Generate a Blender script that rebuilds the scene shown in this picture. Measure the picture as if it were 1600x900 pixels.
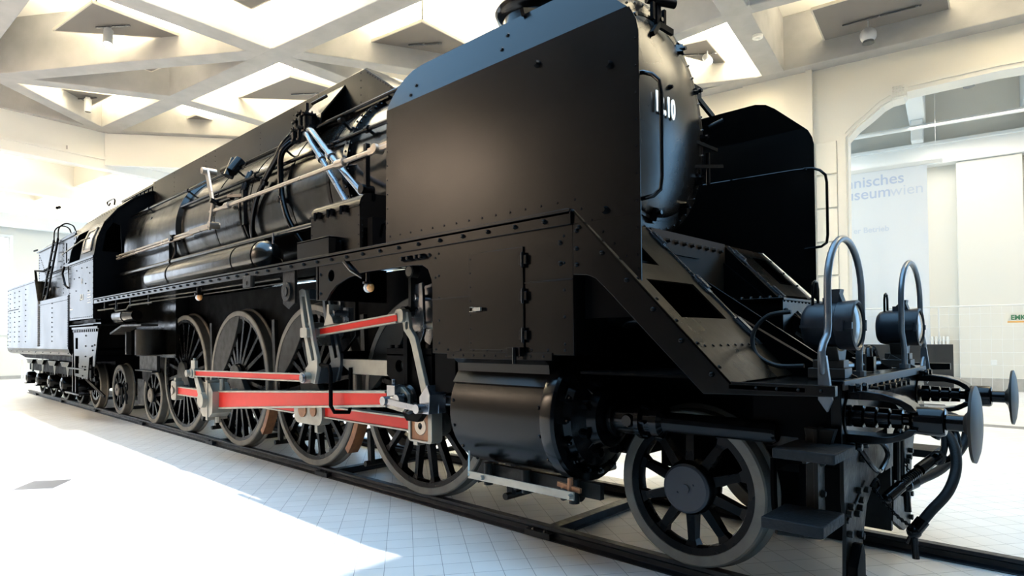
import bpy, math, random
from mathutils import Vector, Matrix
from mathutils.geometry import tessellate_polygon
random.seed(7)
S = bpy.context.scene
for o in list(bpy.data.objects): bpy.data.objects.remove(o, do_unlink=True)
COL = S.collection
ZO = 0.10            # rail head above the floor; heights below are measured from the rail head
PI = math.pi
cos, sin, rad = math.cos, math.sin, math.radians

# ------------------------------------------------------------------ camera
cd = bpy.data.cameras.new('camera'); cam = bpy.data.objects.new('camera', cd); COL.objects.link(cam)
S.camera = cam
YAW, PIT, ROL = 2.32990541, 0.0185920734, -0.00888729398
f = Vector((cos(YAW)*cos(PIT), sin(YAW)*cos(PIT), sin(PIT)))
r = Vector((sin(YAW), -cos(YAW), 0)); u = r.cross(f)
r2 = r*cos(ROL)+u*sin(ROL); u2 = -r*sin(ROL)+u*cos(ROL)
cam.matrix_world = Matrix(((r2.x,u2.x,-f.x,10.9498),(r2.y,u2.y,-f.y,-4.54248),(r2.z,u2.z,-f.z,1.48209+ZO),(0,0,0,1)))
cd.sensor_width = 36; cd.lens = 974.666/1600*36; cd.shift_y = 60/1600; cd.clip_end = 200

# ------------------------------------------------------------------ world, sun, exposure
W = bpy.data.worlds.new('world'); S.world = W; W.use_nodes = True
bg = W.node_tree.nodes['Background']; bg.inputs[0].default_value = (0.33, 0.64, 1.0, 1); bg.inputs[1].default_value = 2.8
S.view_settings.view_transform = 'Standard'; S.view_settings.look = 'None'
S.view_settings.gamma = 1; S.view_settings.use_curve_mapping = False; S.view_settings.exposure = 0.82
UX, UY = cos(rad(8.5)), sin(rad(8.5))      # the hall stands 8.5 degrees off the track
U = Vector((UX, UY, 0)); V = Vector((-UY, UX, 0))
def lamp(kind, name, loc, energy, color, size=None, size_y=None, direction=(0,0,-1)):
    l = bpy.data.lights.new(name, kind); l.energy = energy; l.color = color
    if kind == 'AREA':
        l.shape = 'RECTANGLE'; l.size = size; l.size_y = size_y or size
    elif kind == 'SUN': l.angle = rad(size)
    elif size is not None: l.shadow_soft_size = size
    o = bpy.data.objects.new(name, l); COL.objects.link(o)
    o.location = (loc[0], loc[1], loc[2]+ZO)
    o.rotation_euler = Vector(direction).to_track_quat('-Z', 'Y').to_euler()
    return o
lamp('SUN', 'sun', (0,0,30), 3.2, (1.0, 0.97, 0.92), 0.6, None, (-0.62, -0.10, -1))
WARM = (1.0, 0.86, 0.62)
for i, (x, y) in enumerate([(-9.5,-.3),(-5,-.2),(-5.5,3.2),(-9.5,3.4),(-1,.8),(-0.8,4.8),(-4.5,7.5),(1.5,8),(4.2,9.8),(8,10.2),(0.5,-3),(-5,-5.5),(11.6,5.6),(12.2,9.2),(12.4,7.4)]):
    lamp('AREA', 'ceiling_light', (x, y, 8.62), 120 if x > 7 else 340, WARM, 1.6, 1.6, (0,0,1))
lamp('AREA', 'unseen_wall_fill', (-3.8, -9.6, 7.2), 1500, (1,.86,.72), 3.0, .8, (0,-.8,-1))  # unseen fill, washes the near wall for a warm reflection in the deflector
for t in (-4, 0, 4): lamp('AREA', 'aisle_light', tuple(Vector((8.6,15.0,6.9))+U*t), 62, (1,.93,.82), 2.5, 2.5, (0,0,-1))
for t in (-4, 0, 4): lamp('AREA', 'aisle_light', tuple(Vector((-17.2,1.5,7.0))+V*t), 90, (1,.86,.64), 3, 3, (0,0,-1))
for t in (-2.5, 1.5): lamp('AREA', 'aisle_light', tuple(Vector((-14,0.5,6.85))+V*t), 60, WARM, 2, 2, (0,0,1))
for t in (-2.5, 1.5): lamp('AREA', 'aisle_light', tuple(Vector((-19,0.0,6.85))+V*t), 60, WARM, 2, 2, (0,0,1))

# ------------------------------------------------------------------ materials
def mat(name, col, rough=.5, metal=0., noise=0, nscale=6, ncol=None, bump=0, bscale=20, coat=0, emit=None, es=0, rvar=0, spec=.5):
    m = bpy.data.materials.new(name); m.use_nodes = True; nt = m.node_tree; b = nt.nodes['Principled BSDF']
    b.inputs['Base Color'].default_value = (*col, 1); b.inputs['Roughness'].default_value = rough
    b.inputs['Metallic'].default_value = metal; b.inputs['Coat Weight'].default_value = coat; b.inputs['Coat Roughness'].default_value = .12
    b.inputs['Specular IOR Level'].default_value = spec
    if emit: b.inputs['Emission Color'].default_value = (*emit, 1); b.inputs['Emission Strength'].default_value = es
    if noise or rvar or bump:
        tc = nt.nodes.new('ShaderNodeTexCoord'); n = nt.nodes.new('ShaderNodeTexNoise')
        n.inputs['Scale'].default_value = nscale; n.inputs['Detail'].default_value = 6
        nt.links.new(tc.outputs['Object'], n.inputs['Vector'])
        if noise:
            mx = nt.nodes.new('ShaderNodeMix'); mx.data_type = 'RGBA'
            rp = nt.nodes.new('ShaderNodeMapRange'); rp.inputs[1].default_value = .35; rp.inputs[2].default_value = .7; rp.inputs[4].default_value = noise
            nt.links.new(n.outputs[0], rp.inputs[0]); nt.links.new(rp.outputs[0], mx.inputs['Factor'])
            mx.inputs['A'].default_value = (*col, 1); mx.inputs['B'].default_value = (*(ncol or [c*.5 for c in col]), 1)
            nt.links.new(mx.outputs['Result'], b.inputs['Base Color'])
        if rvar:
            mr = nt.nodes.new('ShaderNodeMapRange'); mr.inputs[1].default_value = .3; mr.inputs[2].default_value = .7
            mr.inputs[3].default_value = max(.05, rough-rvar); mr.inputs[4].default_value = rough+rvar
            nt.links.new(n.outputs[0], mr.inputs[0]); nt.links.new(mr.outputs[0], b.inputs['Roughness'])
        if bump:
            n2 = nt.nodes.new('ShaderNodeTexNoise'); n2.inputs['Scale'].default_value = bscale; n2.inputs['Detail'].default_value = 4
            nt.links.new(tc.outputs['Object'], n2.inputs['Vector'])
            bp = nt.nodes.new('ShaderNodeBump'); bp.inputs['Strength'].default_value = bump; bp.inputs['Distance'].default_value = .02
            nt.links.new(n2.outputs[0], bp.inputs['Height']); nt.links.new(bp.outputs[0], b.inputs['Normal'])
    return m
BLK  = mat('black_gloss_paint', (.0015,.0015,.0018), .17, nscale=3, rvar=.06, bump=.10, bscale=5, spec=.25)
PLATE= mat('black_satin_plate', (.0022,.0020,.0019), .24, nscale=1.1, rvar=.03, bump=.08, bscale=2.2, spec=.17)
SLOPEM = mat('bronzed_black_plate', (.006,.0045,.003), .30, nscale=2.5, rvar=.10, bump=.15, bscale=4, spec=.06)
WHL = mat('black_wheel_paint', (.0015,.0015,.0018), .28, nscale=5, rvar=.06, spec=.10)
DOORM = mat('glossy_black_door', (.003,.0028,.0025), .26, nscale=2, rvar=.05, bump=.08, bscale=3, spec=.5)
BOIL = mat('black_boiler_cladding', (.0035,.0035,.003), .2, nscale=4, rvar=.07, bump=.12, bscale=6)
DARK = mat('sooty_black_iron', (.0010,.0010,.0012), .5, nscale=6, rvar=.1, spec=.03)
GREYP= mat('worn_black_iron', (.012,.011,.009), .42, noise=.6, nscale=9, ncol=(.004,.0037,.0035), rvar=.1, bump=.15, bscale=30, spec=.15)
STEEL= mat('oiled_steel', (.33,.31,.26), .42, .5, noise=.5, nscale=7, ncol=(.22,.20,.17), rvar=.08)
BSTEEL=mat('polished_steel', (.24,.25,.27), .24, .85, nscale=8, rvar=.06)
TYRE = mat('greased_tyre_steel', (.16,.145,.12), .55, .25, noise=.6, nscale=10, ncol=(.10,.09,.072), bump=.1, bscale=50)
RED  = mat('signal_red_enamel', (.62,.016,.009), .35, noise=.25, nscale=12, ncol=(.48,.013,.008), spec=.2)
CWT  = mat('counterweight_paint', (.030,.030,.027), .5, nscale=9, rvar=.1, spec=.15)
BRONZE=mat('oily_bronze', (.30,.13,.055), .5, .4, noise=.6, nscale=20, ncol=(.15,.07,.04))
BAND = mat('copper_band', (.32,.27,.22), .32, .7, nscale=10, rvar=.08)
GALV = mat('bare_handrail_steel', (.17,.185,.20), .34, .7, noise=.4, nscale=25, ncol=(.12,.13,.145))
WHITEP=mat('white_lettering', (.85,.85,.82), .5)
CHALK= mat('grey_lettering', (.55,.55,.52), .6)
GLASS= mat('lens_glass', (.12,.115,.10), .10, 0, spec=.5)
AMBER= mat('warm_bulb_glass', (.75,.33,.10), .12, spec=.8)
CLEAR= mat('clear_bulb_glass', (.55,.56,.58), .06, spec=.8)
RUBR = mat('black_rubber', (.007,.007,.007), .55, bump=.2, bscale=120, spec=.3)
WOOD = mat('painted_step_wood', (.010,.012,.014), .6, noise=.6, nscale=18, ncol=(.005,.006,.007), bump=.3, bscale=40, spec=.2)
RAILM= mat('painted_rail_steel', (.012,.014,.017), .40, noise=.5, nscale=20, ncol=(.008,.008,.009), rvar=.1, spec=.3)
BUFM = mat('buffer_face_steel', (.032,.025,.019), .42, 0, noise=.5, nscale=6, ncol=(.020,.017,.014), spec=.14)
BEAMM= mat('worn_brown_edge', (.040,.027,.019), .45, noise=.6, nscale=12, ncol=(.012,.010,.008))
WALLM= mat('cream_plaster', (.80,.765,.68), .8, noise=.12, nscale=1.2, ncol=(.72,.68,.60))
WHITEM=mat('white_plaster', (.86,.85,.81), .75)
CONC = mat('board_marked_concrete', (.42,.42,.415), .75, noise=.7, nscale=2.2, ncol=(.33,.33,.325), bump=.12, bscale=25)
SLAB = mat('white_coffer_paint', (.86,.83,.74), .8)
SAIL = mat('grey_acoustic_panel', (.19,.178,.168), .8)
SAILE= mat('panel_edge', (.62,.58,.5), .7)
LAMPM= mat('grey_lamp_metal', (.52,.54,.57), .4, .3)
HOT  = mat('lamp_light', (1,1,1), .5, emit=(1,.95,.85), es=40)
BANNER=mat('white_banner_cloth', (.90,.91,.93), .8)
BTXT = mat('pale_blue_print', (.62,.68,.82), .8)
BTXT2= mat('faint_blue_print', (.76,.80,.88), .8)
BOARD= mat('black_board', (.02,.02,.019), .5)
OAK  = mat('light_wood', (.45,.30,.20), .6)
GREEN= mat('dark_green_print', (.07,.24,.12), .6)
YEL  = mat('yellow_print', (.85,.62,.05), .6)
ORNG = mat('orange_print', (.95,.50,.12), .6)
HATCH= mat('steel_floor_plate', (.22,.22,.23), .35, .5)
WINM = mat('bright_window_pane', (.9,.95,1), .3, emit=(.85,.93,1.0), es=1.7)

def floor_mat():
    m = bpy.data.materials.new('white_floor_tiles'); m.use_nodes = True; nt = m.node_tree; b = nt.nodes['Principled BSDF']
    tc = nt.nodes.new('ShaderNodeTexCoord'); mp = nt.nodes.new('ShaderNodeMapping')
    mp.inputs['Rotation'].default_value = (0, 0, -rad(53.2)); mp.inputs['Location'].default_value = (.03,.06,0)
    nt.links.new(tc.outputs['Object'], mp.inputs[0])
    br = nt.nodes.new('ShaderNodeTexBrick'); br.offset = 0; br.squash = 1
    for k, v in (('Scale',1.0),('Mortar Size',.0021),('Mortar Smooth',.1),('Bias',0.),('Brick Width',.2),('Row Height',.2)): br.inputs[k].default_value = v
    br.inputs['Color1'].default_value = (.83,.82,.80,1); br.inputs['Color2'].default_value = (.78,.77,.75,1); br.inputs['Mortar'].default_value = (.30,.29,.28,1)
    nt.links.new(mp.outputs[0], br.inputs['Vector'])
    n = nt.nodes.new('ShaderNodeTexNoise'); n.inputs['Scale'].default_value = 1.3; n.inputs['Detail'].default_value = 5
    nt.links.new(tc.outputs['Object'], n.inputs['Vector'])
    mx = nt.nodes.new('ShaderNodeMix'); mx.data_type = 'RGBA'; mx.blend_type = 'MULTIPLY'
    rp = nt.nodes.new('ShaderNodeMapRange'); rp.inputs[1].default_value = .45; rp.inputs[2].default_value = .75; rp.inputs[4].default_value = .5
    nt.links.new(n.outputs[0], rp.inputs[0]); nt.links.new(rp.outputs[0], mx.inputs['Factor'])
    nt.links.new(br.outputs['Color'], mx.inputs['A']); mx.inputs['B'].default_value = (.86,.84,.80,1)
    nt.links.new(mx.outputs['Result'], b.inputs['Base Color']); b.inputs['Roughness'].default_value = .38
    b.inputs['Specular IOR Level'].default_value = .4
    return m
FLOORM = floor_mat()

# ------------------------------------------------------------------ mesh builder
ORG = {}
class MB:
    def __init__(s): s.v = []; s.f = []; s.m = []; s.cm = 0
    def add(s, vs, fs):
        n = len(s.v); s.v += [tuple(v) for v in vs]; s.f += [tuple(i+n for i in q) for q in fs]; s.m += [s.cm]*len(fs); return s
    def box(s, x0, x1, y0, y1, z0, z1):
        return s.add([(x0,y0,z0),(x1,y0,z0),(x1,y1,z0),(x0,y1,z0),(x0,y0,z1),(x1,y0,z1),(x1,y1,z1),(x0,y1,z1)],
                     [(0,3,2,1),(4,5,6,7),(0,1,5,4),(1,2,6,5),(2,3,7,6),(3,0,4,7)])
    def bar(s, a, b, w, h, up=(0,0,1), w2=None, h2=None):
        a, b = Vector(a), Vector(b); d = (b-a).normalized(); upv = Vector(up)
        sd = d.cross(upv)
        if sd.length < 1e-4: sd = d.cross(Vector((0,1,0)))
        sd.normalize(); up2 = sd.cross(d); w2 = w2 or w; h2 = h2 or h; vs = []
        for p, ww, hh in ((a,w,h),(b,w2,h2)):
            for i, j in ((-1,-1),(1,-1),(1,1),(-1,1)): vs.append(p+sd*(ww/2*i)+up2*(hh/2*j))
        return s.add(vs, [(0,1,2,3),(7,6,5,4),(0,4,5,1),(1,5,6,2),(2,6,7,3),(3,7,4,0)])
    def cyl(s, a, b, r, n=16, r2=None, cap=True):
        a, b = Vector(a), Vector(b); d = (b-a).normalized(); r2 = r if r2 is None else r2
        t = d.cross(Vector((0,0,1)))
        if t.length < 1e-4: t = Vector((1,0,0))
        t.normalize(); w = d.cross(t); vs = []
        for p, q in ((a,r),(b,r2)):
            for i in range(n): g = 2*PI*i/n; vs.append(p+t*(q*cos(g))+w*(q*sin(g)))
        fs = [(i,(i+1)%n,n+(i+1)%n,n+i) for i in range(n)]
        if cap: fs += [tuple(range(n))[::-1], tuple(range(n,2*n))]
        return s.add(vs, fs)
    def tube(s, pts, r, n=8, closed=False):
        pts = [Vector(p) for p in pts]; N = len(pts); vs = []; ref = None
        for i, p in enumerate(pts):
            if closed: d = (pts[(i+1)%N]-pts[i-1])
            else: d = pts[min(i+1,N-1)]-pts[max(i-1,0)]
            d.normalize()
            if ref is None:
                t = d.cross(Vector((0,0,1)))
                if t.length < .1: t = d.cross(Vector((0,1,0)))
            else: t = ref-d*ref.dot(d)
            t.normalize(); ref = t; w = d.cross(t)
            for k in range(n): g = 2*PI*k/n; vs.append(p+t*(r*cos(g))+w*(r*sin(g)))
        fs = []
        for i in range(N if closed else N-1):
            a = i*n; b = ((i+1)%N)*n
            fs += [(a+k,a+(k+1)%n,b+(k+1)%n,b+k) for k in range(n)]
        if not closed: fs += [tuple(range(n))[::-1], tuple(range((N-1)*n,N*n))]
        return s.add(vs, fs)
    def lathe(s, prof, c, axis='y', n=48, a0=0, a1=2*PI):
        """profile of (radius, position along axis) turned about the axis through c"""
        full = abs(a1-a0-2*PI) < 1e-6; m = n if full else n+1; vs = []
        for i in range(m):
            g = a0+(a1-a0)*i/n; cg, sg = cos(g), sin(g)
            for rr, t in prof:
                if axis == 'y': vs.append((c[0]+rr*cg, c[1]+t, c[2]+rr*sg))
                elif axis == 'x': vs.append((c[0]+t, c[1]+rr*cg, c[2]+rr*sg))
                else: vs.append((c[0]+rr*cg, c[1]+rr*sg, c[2]+t))
        k = len(prof); fs = []
        for i in range(n):
            a = i*k; b = ((i+1)%m)*k
            fs += [(a+j,a+j+1,b+j+1,b+j) for j in range(k-1)]
        return s.add(vs, fs)
    def prism(s, poly, axis, t0, t1, holes=()):
        """2-D outline (with holes) pushed from t0 to t1 along the axis"""
        def P(p, t):
            if axis == 'y': return (p[0], t, p[1])
            if axis == 'x': return (t, p[0], p[1])
            return (p[0], p[1], t)
        loops = [list(poly)]+[list(h) for h in holes]; flat = [p for l in loops for p in l]; n = len(flat)
        tri = tessellate_polygon([[Vector((p[0],p[1],0)) for p in l] for l in loops])
        vs = [P(p,t0) for p in flat]+[P(p,t1) for p in flat]
        fs = [tuple(t) for t in tri]+[tuple(i+n for i in t[::-1]) for t in tri]
        o = 0
        for l in loops:
            k = len(l); fs += [(o+i,o+(i+1)%k,o+(i+1)%k+n,o+i+n) for i in range(k)]; o += k
        return s.add(vs, fs)
    def rivet(s, p, nrm, r=.009, h=.006, n=6):
        nrm = Vector(nrm).normalized(); t = nrm.cross(Vector((0,0,1)))
        if t.length < .1: t = Vector((1,0,0))
        t.normalize(); w = nrm.cross(t); p = Vector(p)
        vs = [p+t*(r*cos(2*PI*i/n))+w*(r*sin(2*PI*i/n)) for i in range(n)]
        vs += [p+nrm*h+t*(r*.6*cos(2*PI*i/n))+w*(r*.6*sin(2*PI*i/n)) for i in range(n)]
        return s.add(vs, [(i,(i+1)%n,n+(i+1)%n,n+i) for i in range(n)]+[tuple(range(n,2*n))])
    def rivrow(s, a, b, k, nrm, r=.009, h=.006):
        a, b = Vector(a), Vector(b)
        for i in range(k): s.rivet(a.lerp(b, i/max(1,k-1)), nrm, r, h)
        return s
    def sphere(s, c, r, n=12, m=8, sz=1):
        prof = [(max(1e-4, r*sin(PI*i/m)), -r*sz*cos(PI*i/m)) for i in range(m+1)]
        return s.lathe(prof, c, 'z', n)
    def mirror(s):
        s.v = [(x,-y,z) for x,y,z in s.v]; s.f = [q[::-1] for q in s.f]; return s
    def build(s, name, mats, parent=None, smooth=True, label=None, bevel=0, loc=None):
        me = bpy.data.meshes.new(name)
        po = ORG.get(parent.name, (0,0,0)) if parent else (0,0,0)
        lo = loc or (po if parent else None)
        if lo is None:
            xs, ys, zs = zip(*s.v); lo = ((min(xs)+max(xs))/2, (min(ys)+max(ys))/2, min(zs)+ZO)
            base = (lo[0], lo[1], lo[2]-ZO); world = lo
        else:
            base = (lo[0], lo[1], lo[2]-ZO); world = lo
        me.from_pydata([(x-base[0], y-base[1], z-base[2]) for x,y,z in s.v], [], s.f)
        if not isinstance(mats, (list,tuple)): mats = [mats]
        for mt in mats: me.materials.append(mt)
        if len(mats) > 1: me.polygons.foreach_set('material_index', s.m)
        me.validate(); me.update()
        import bmesh
        bm = bmesh.new(); bm.from_mesh(me); bmesh.ops.recalc_face_normals(bm, faces=bm.faces); bm.to_mesh(me); bm.free()
        if smooth:
            me.shade_smooth(); me.set_sharp_from_angle(angle=rad(32))
        o = bpy.data.objects.new(name, me); COL.objects.link(o)
        if parent: o.parent = parent
        o.location = (world[0]-po[0], world[1]-po[1], world[2]-po[2]); ORG[o.name] = world
        if label: o['label'] = label
        if bevel:
            bv = o.modifiers.new('bevel','BEVEL'); bv.width = bevel; bv.segments = 2; bv.limit_method = 'ANGLE'; bv.angle_limit = rad(40)
        return o
def root(name, label, cat, loc, group=None):
    o = bpy.data.objects.new(name, None); COL.objects.link(o); o.empty_display_size = .2
    o.location = loc; ORG[o.name] = tuple(loc); o['label'] = label; o['category'] = cat
    if group: o['group'] = group
    return o
def tag(o, label, cat, group=None):
    o['label'] = label; o['category'] = cat
    if group: o['group'] = group
    return o
def struct(o): o['kind'] = 'structure'; return o
def copy_tree(o, parent=None):
    c = o.copy(); COL.objects.link(c)
    if parent: c.parent = parent
    for ch in list(o.children):
        copy_tree(ch, c)
    return c
def arc(cx, cz, r, a0, a1, n=10): return [(cx+r*cos(rad(a0+(a1-a0)*i/n)), cz+r*sin(rad(a0+(a1-a0)*i/n))) for i in range(n+1)]
def smoothpts(pts, k=5):
    """Catmull-Rom through the points"""
    P = [Vector(p) for p in pts]; out = []
    for i in range(len(P)-1):
        p0 = P[max(i-1,0)]; p1 = P[i]; p2 = P[i+1]; p3 = P[min(i+2,len(P)-1)]
        for j in range(k):
            t = j/k; out.append(.5*((2*p1)+(p2-p0)*t+(2*p0-5*p1+4*p2-p3)*t*t+(3*p1-p0-3*p2+p3)*t**3))
    out.append(P[-1]); return out
def text_mesh(body, size, mat_, parent, M, xscale=1.0, extrude=.002, name='lettering', label=None, bold=0.0, spacing=1.0):
    cu = bpy.data.curves.new('t','FONT'); cu.body = body; cu.size = size; cu.extrude = extrude; cu.offset = bold; cu.space_character = spacing
    t = bpy.data.objects.new('t', cu); COL.objects.link(t)
    dg = bpy.context.evaluated_depsgraph_get(); me = bpy.data.meshes.new_from_object(t.evaluated_get(dg))
    bpy.data.objects.remove(t, do_unlink=True); bpy.data.curves.remove(cu)
    po = Vector(ORG.get(parent.name, (0,0,0))) if parent else Vector((0,0,0))
    me.transform(Matrix.Translation(Vector((0,0,ZO))-po) @ M @ Matrix.Diagonal((xscale,1,1,1)))
    me.materials.clear(); me.materials.append(mat_)
    me.name = name; o = bpy.data.objects.new(name, me); COL.objects.link(o)
    if parent: o.parent = parent
    if label: o['label'] = label
    return o
def frame3(origin, ex, ey):
    ex = Vector(ex).normalized(); ey = Vector(ey).normalized(); ez = ex.cross(ey)
    return Matrix(((ex.x,ey.x,ez.x,origin[0]),(ex.y,ey.y,ez.y,origin[1]),(ex.z,ey.z,ez.z,origin[2]),(0,0,0,1)))

# ================================================================== THE HALL
FZ = -ZO
def uv(pt, a, b, z): q = Vector(pt[:2]+(0,)) + U*a + V*b; return (q.x, q.y, z)
def ubox(mb, pt, a0, a1, b0, b1, z0, z1):
    c = [uv(pt,a,b,z) for z in (z0,z1) for a,b in ((a0,b0),(a1,b0),(a1,b1),(a0,b1))]
    return mb.add(c, [(0,3,2,1),(4,5,6,7),(0,1,5,4),(1,2,6,5),(2,3,7,6),(3,0,4,7)])
m = MB(); m.box(-27, 22, -16, 22, FZ-.2, FZ); fl = struct(m.build('floor', FLOORM, smooth=False, loc=(0,0,0)))

# ceiling: white coffer slab with the skylight opening, lattice of concrete beams under it
m = MB(); m.box(-13.5, 3.4, -1, 14, 9.35, 9.6); m.box(-13.5, -1.5, -11, -1, 9.35, 9.6); m.box(3.4, 13.2, 3.0, 14, 9.35, 9.6)
struct(m.build('ceiling', SLAB, smooth=False))
m = MB(); m.box(13.2, 22, -11.2, 18, 9.35, 9.6); struct(m.build('ceiling_sun_block', CONC, smooth=False))  # unseen end of the ceiling, added to keep sun off the engine front
m = MB(); m.box(21.7, 22, -11.2, 18, FZ, 9.35); struct(m.build('wall_light_block', mat('dim_plaster', (.30,.27,.23), .8), smooth=False))  # unseen wall closing the hall end, added to darken the engine front
ZB, BD = 8.0, 1.35
def beam(a, b, w=.5, z=ZB, d=BD, mt=CONC, n='ceiling_beam'):
    mb = MB(); A, B = Vector((*a,z+d/2)), Vector((*b,z+d/2)); mb.bar(A, B, w, d)
    o = struct(mb.build(n, mt, smooth=False, bevel=.02)); return o
nA, nB, nC, nD, nE = (-2.51,2.06), (-7.14,1.31), (-8.75,-2.15), (-11.5,.77), (1.73,2.72)
def ext(p, d, t): return (p[0]+d[0]*t, p[1]+d[1]*t)
beam(nD, ext(nE,(UX,UY),1.6), .52)
beam((-2.2,-5.5), (-3.15,7.6), .50, ZB+.003)
beam(nC, nA, .46, ZB+.006); beam(nC, nB, .42, ZB+.004)
beam(nB, (-7.75,8.2), .46, ZB+.004); beam(nC, nD, .42, ZB+.008)
beam(nA, (0.6,8.8), .44, ZB+.010)
beam((-9.6,-2.95), (-1.5,-2.45), .62, ZB+.012)
beam((-11.45,.8), (-11.15,-7), .40, ZB+.014); beam(nD, (-5.6,8.9), .34, ZB+.016)
R1 = (5.198, 11.606)
m = MB(); ubox(m, R1, -14, 8, -.45, .08, ZB, ZB+BD); struct(m.build('ceiling_beam', CONC, smooth=False, bevel=.02))
beam((5.05,11.4), (6.25,4.2), .52, ZB+.004)
beam((1.6,7.9), (6.0,7.72), .34, ZB+.006); beam((5.9,7.75), (10.5,8.75), .34, ZB+.008)
beam((2.2,10.0), (5.0,11.4), .30, ZB+.010)

m = MB(); m.box(-24, .8, -11.3, -11, FZ, 9.6); struct(m.build('wall_near_unseen', mat('brown_grey_plaster', (.30,.26,.22), .8), smooth=False))  # unseen wall, invented as the lit part of the deflector's reflection
m = MB(); m.box(.8, 22, -11.3, -11, FZ, 9.6); struct(m.build('wall_dark_unseen', mat('dark_unseen_wall', (.05,.042,.035), .6), smooth=False))  # unseen dark wall, invented as the dark side of that reflection
m = MB(); m.box(-1.5, 14, -11.2, -6.2, 8.3, 8.6); struct(m.build('ceiling_near', CONC, smooth=False))
# arched wall on the far side of the hall
def arch_pts():
    # a along U from R1, heights; opening from the pier to beyond the frame
    l = [(1.36,FZ),(1.41,6.20),(1.62,6.42),(1.9,6.62),(2.15,6.82),(2.32,6.90),(2.55,6.92),(2.62,7.02),(4.3,7.08),(6.0,7.02),(6.08,6.92),(6.3,6.90),(6.5,6.82),(6.75,6.62),(7.0,6.42),(7.25,6.2),(7.3,FZ)]
    return l
m = MB(); poly = [(-14,FZ)]+arch_pts()+[(9.2,FZ),(9.2,9.3),(-14,9.3)]
mb = MB(); mb.prism(poly, 'y', 0, .5)
mb.v = [uv(R1, a, b, z) for a,b,z in mb.v]; struct(mb.build('wall_far', WALLM, smooth=False))
# moulding that follows the arch, pilaster, block joints
mb = MB(); ap = arch_pts()[1:-1]
for k,(w,t) in enumerate(((.0,.05),(.10,.085))):
    lo = [(a-(.0 if i<8 else 0), z+w) for i,(a,z) in enumerate(ap)]; hi = [(a, z+w+.10) for a,z in ap]
    mb.prism([(a-.06 if a<2.6 else a+.06 if a>6 else a, z) for a,z in lo]+[(a-.06 if a<2.6 else a+.06 if a>6 else a, z) for a,z in hi][::-1], 'y', -t, 0)
mb.box(2.30,2.62,-.12,0,6.92,7.22); mb.box(6.0,6.3,-.12,0,6.92,7.22)
for i in range(5):
    for j in range(4): mb.box(2.34+j*.065,2.375+j*.065,-.15,-.12,6.95+i*.052,6.985+i*.052)
for a,b_ in ((1.18,1.36),): mb.box(a,b_,-.06,0,FZ,6.2)
mb.box(.52,.66,-.16,0,FZ,ZB); mb.box(-1.0,.52,-.06,0,FZ,ZB)
mb.v = [uv(R1, a, b, z) for a,b,z in mb.v]; struct(mb.build('trim_1', WALLM, smooth=False, bevel=.01))
mb = MB()
for i in range(7): z = 6.18-i*.82; mb.box(.70,1.16,-.045,0,z-.78,z)
mb.v = [uv(R1, a, b, z) for a,b,z in mb.v]; struct(mb.build('trim_2', WALLM, smooth=False, bevel=.012))

# aisle behind the arch
F0 = (8.6, 17.33)
mb = MB(); ubox(mb, F0, -8, 7, .0, .3, FZ, 9.3); struct(mb.build('wall_back', WALLM, smooth=False))
mb = MB(); ubox(mb, F0, -.66, .80, -.35, 0, FZ+.35, 6.35); ubox(mb, F0, 1.0, 3.5, -.35, 0, FZ+.35, 6.35); ubox(mb, F0, -3.6,-1.9,-.35,0,FZ+.35,6.35)
struct(mb.build('trim_3', WALLM, smooth=False, bevel=.01))
mb = MB(); ubox(mb, F0, -8, 7, -.45, 0, 6.36, 6.95); ubox(mb, F0, -8,7,-.55,0,6.90,7.0); struct(mb.build('trim_4', WHITEM, smooth=False, bevel=.02))
mb = MB(); ubox(mb, F0, -8, 7, -.40, 0, FZ, FZ+.36)
tilegrey = mat('grey_base_tiles', (.50,.47,.42), .5, noise=.4, nscale=5)
struct(mb.build('baseboard_back', tilegrey, smooth=False))
mb = MB(); ubox(mb, F0, -8, 7, -4.9, .3, 9.0, 9.3); struct(mb.build('ceiling_aisle', WHITEM, smooth=False))
for a in (-3.7,-1.75,.8,3.3):
    mb = MB(); ubox(mb, F0, a, a+.4, -4.6, 0, 7.6, 9.0)
    ubox(mb, F0, a+.05, a+.35, -.9, -.45, 7.0, 7.6); struct(mb.build('ceiling_beam', WHITEM, smooth=False, bevel=.03))
# the two white cable tubes slung across the aisles
mb = MB(); mb.cyl(uv(F0,-6,-2.6,6.9), uv(F0,5,-2.6,6.9), .06, 10); tag(mb.build('cable_duct', WHITEM), 'white cable duct running across the arch opening above the banner', 'duct')
# banner
b0 = uv(F0, 0, -3.0, 0)
mb = MB(); ubox(mb, F0, -3.5, -1.29, -3.0, -2.985, .78, 5.80)
bn = mb.build('hanging_banner', BANNER, smooth=False)
tag(bn, 'tall white banner with pale museum lettering hanging in the arch', 'banner')
mb = MB(); ubox(mb, F0, -3.5, -.95, -3.03, -2.96, 5.80, 5.90); mb.build('top_bar', WHITEM, bn, smooth=False)
mb = MB()
for a in (-3.3,-1.1): mb.cyl(uv(F0,a,-3.0,5.9), uv(F0,a,-3.0,9.0), .004, 5)
mb.build('suspension_wires', WHITEM, bn)
def on_banner(a, z): return uv(F0, a, -3.004, z)
def btext(s, a, z, size, mt, xs=1.0, bold=0): text_mesh(s, size, mt, bn, frame3(on_banner(a,z), U, (0,0,1)), xs, .001, 'print', None, bold)
btext('technisches', -3.64, 5.42, .40, BTXT, 1.0, .003); btext('museum', -3.44, 5.10, .40, BTXT, 1.0, .003); btext('wien', -2.10, 5.10, .385, BTXT2)
btext('er Betrieb', -2.96, 4.20, .20, BTXT2, 1.0, .004)
btext('S', -2.35, 1.55, .30, BTXT2); btext('L S', -2.45, 1.22, .30, BTXT2)
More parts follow.
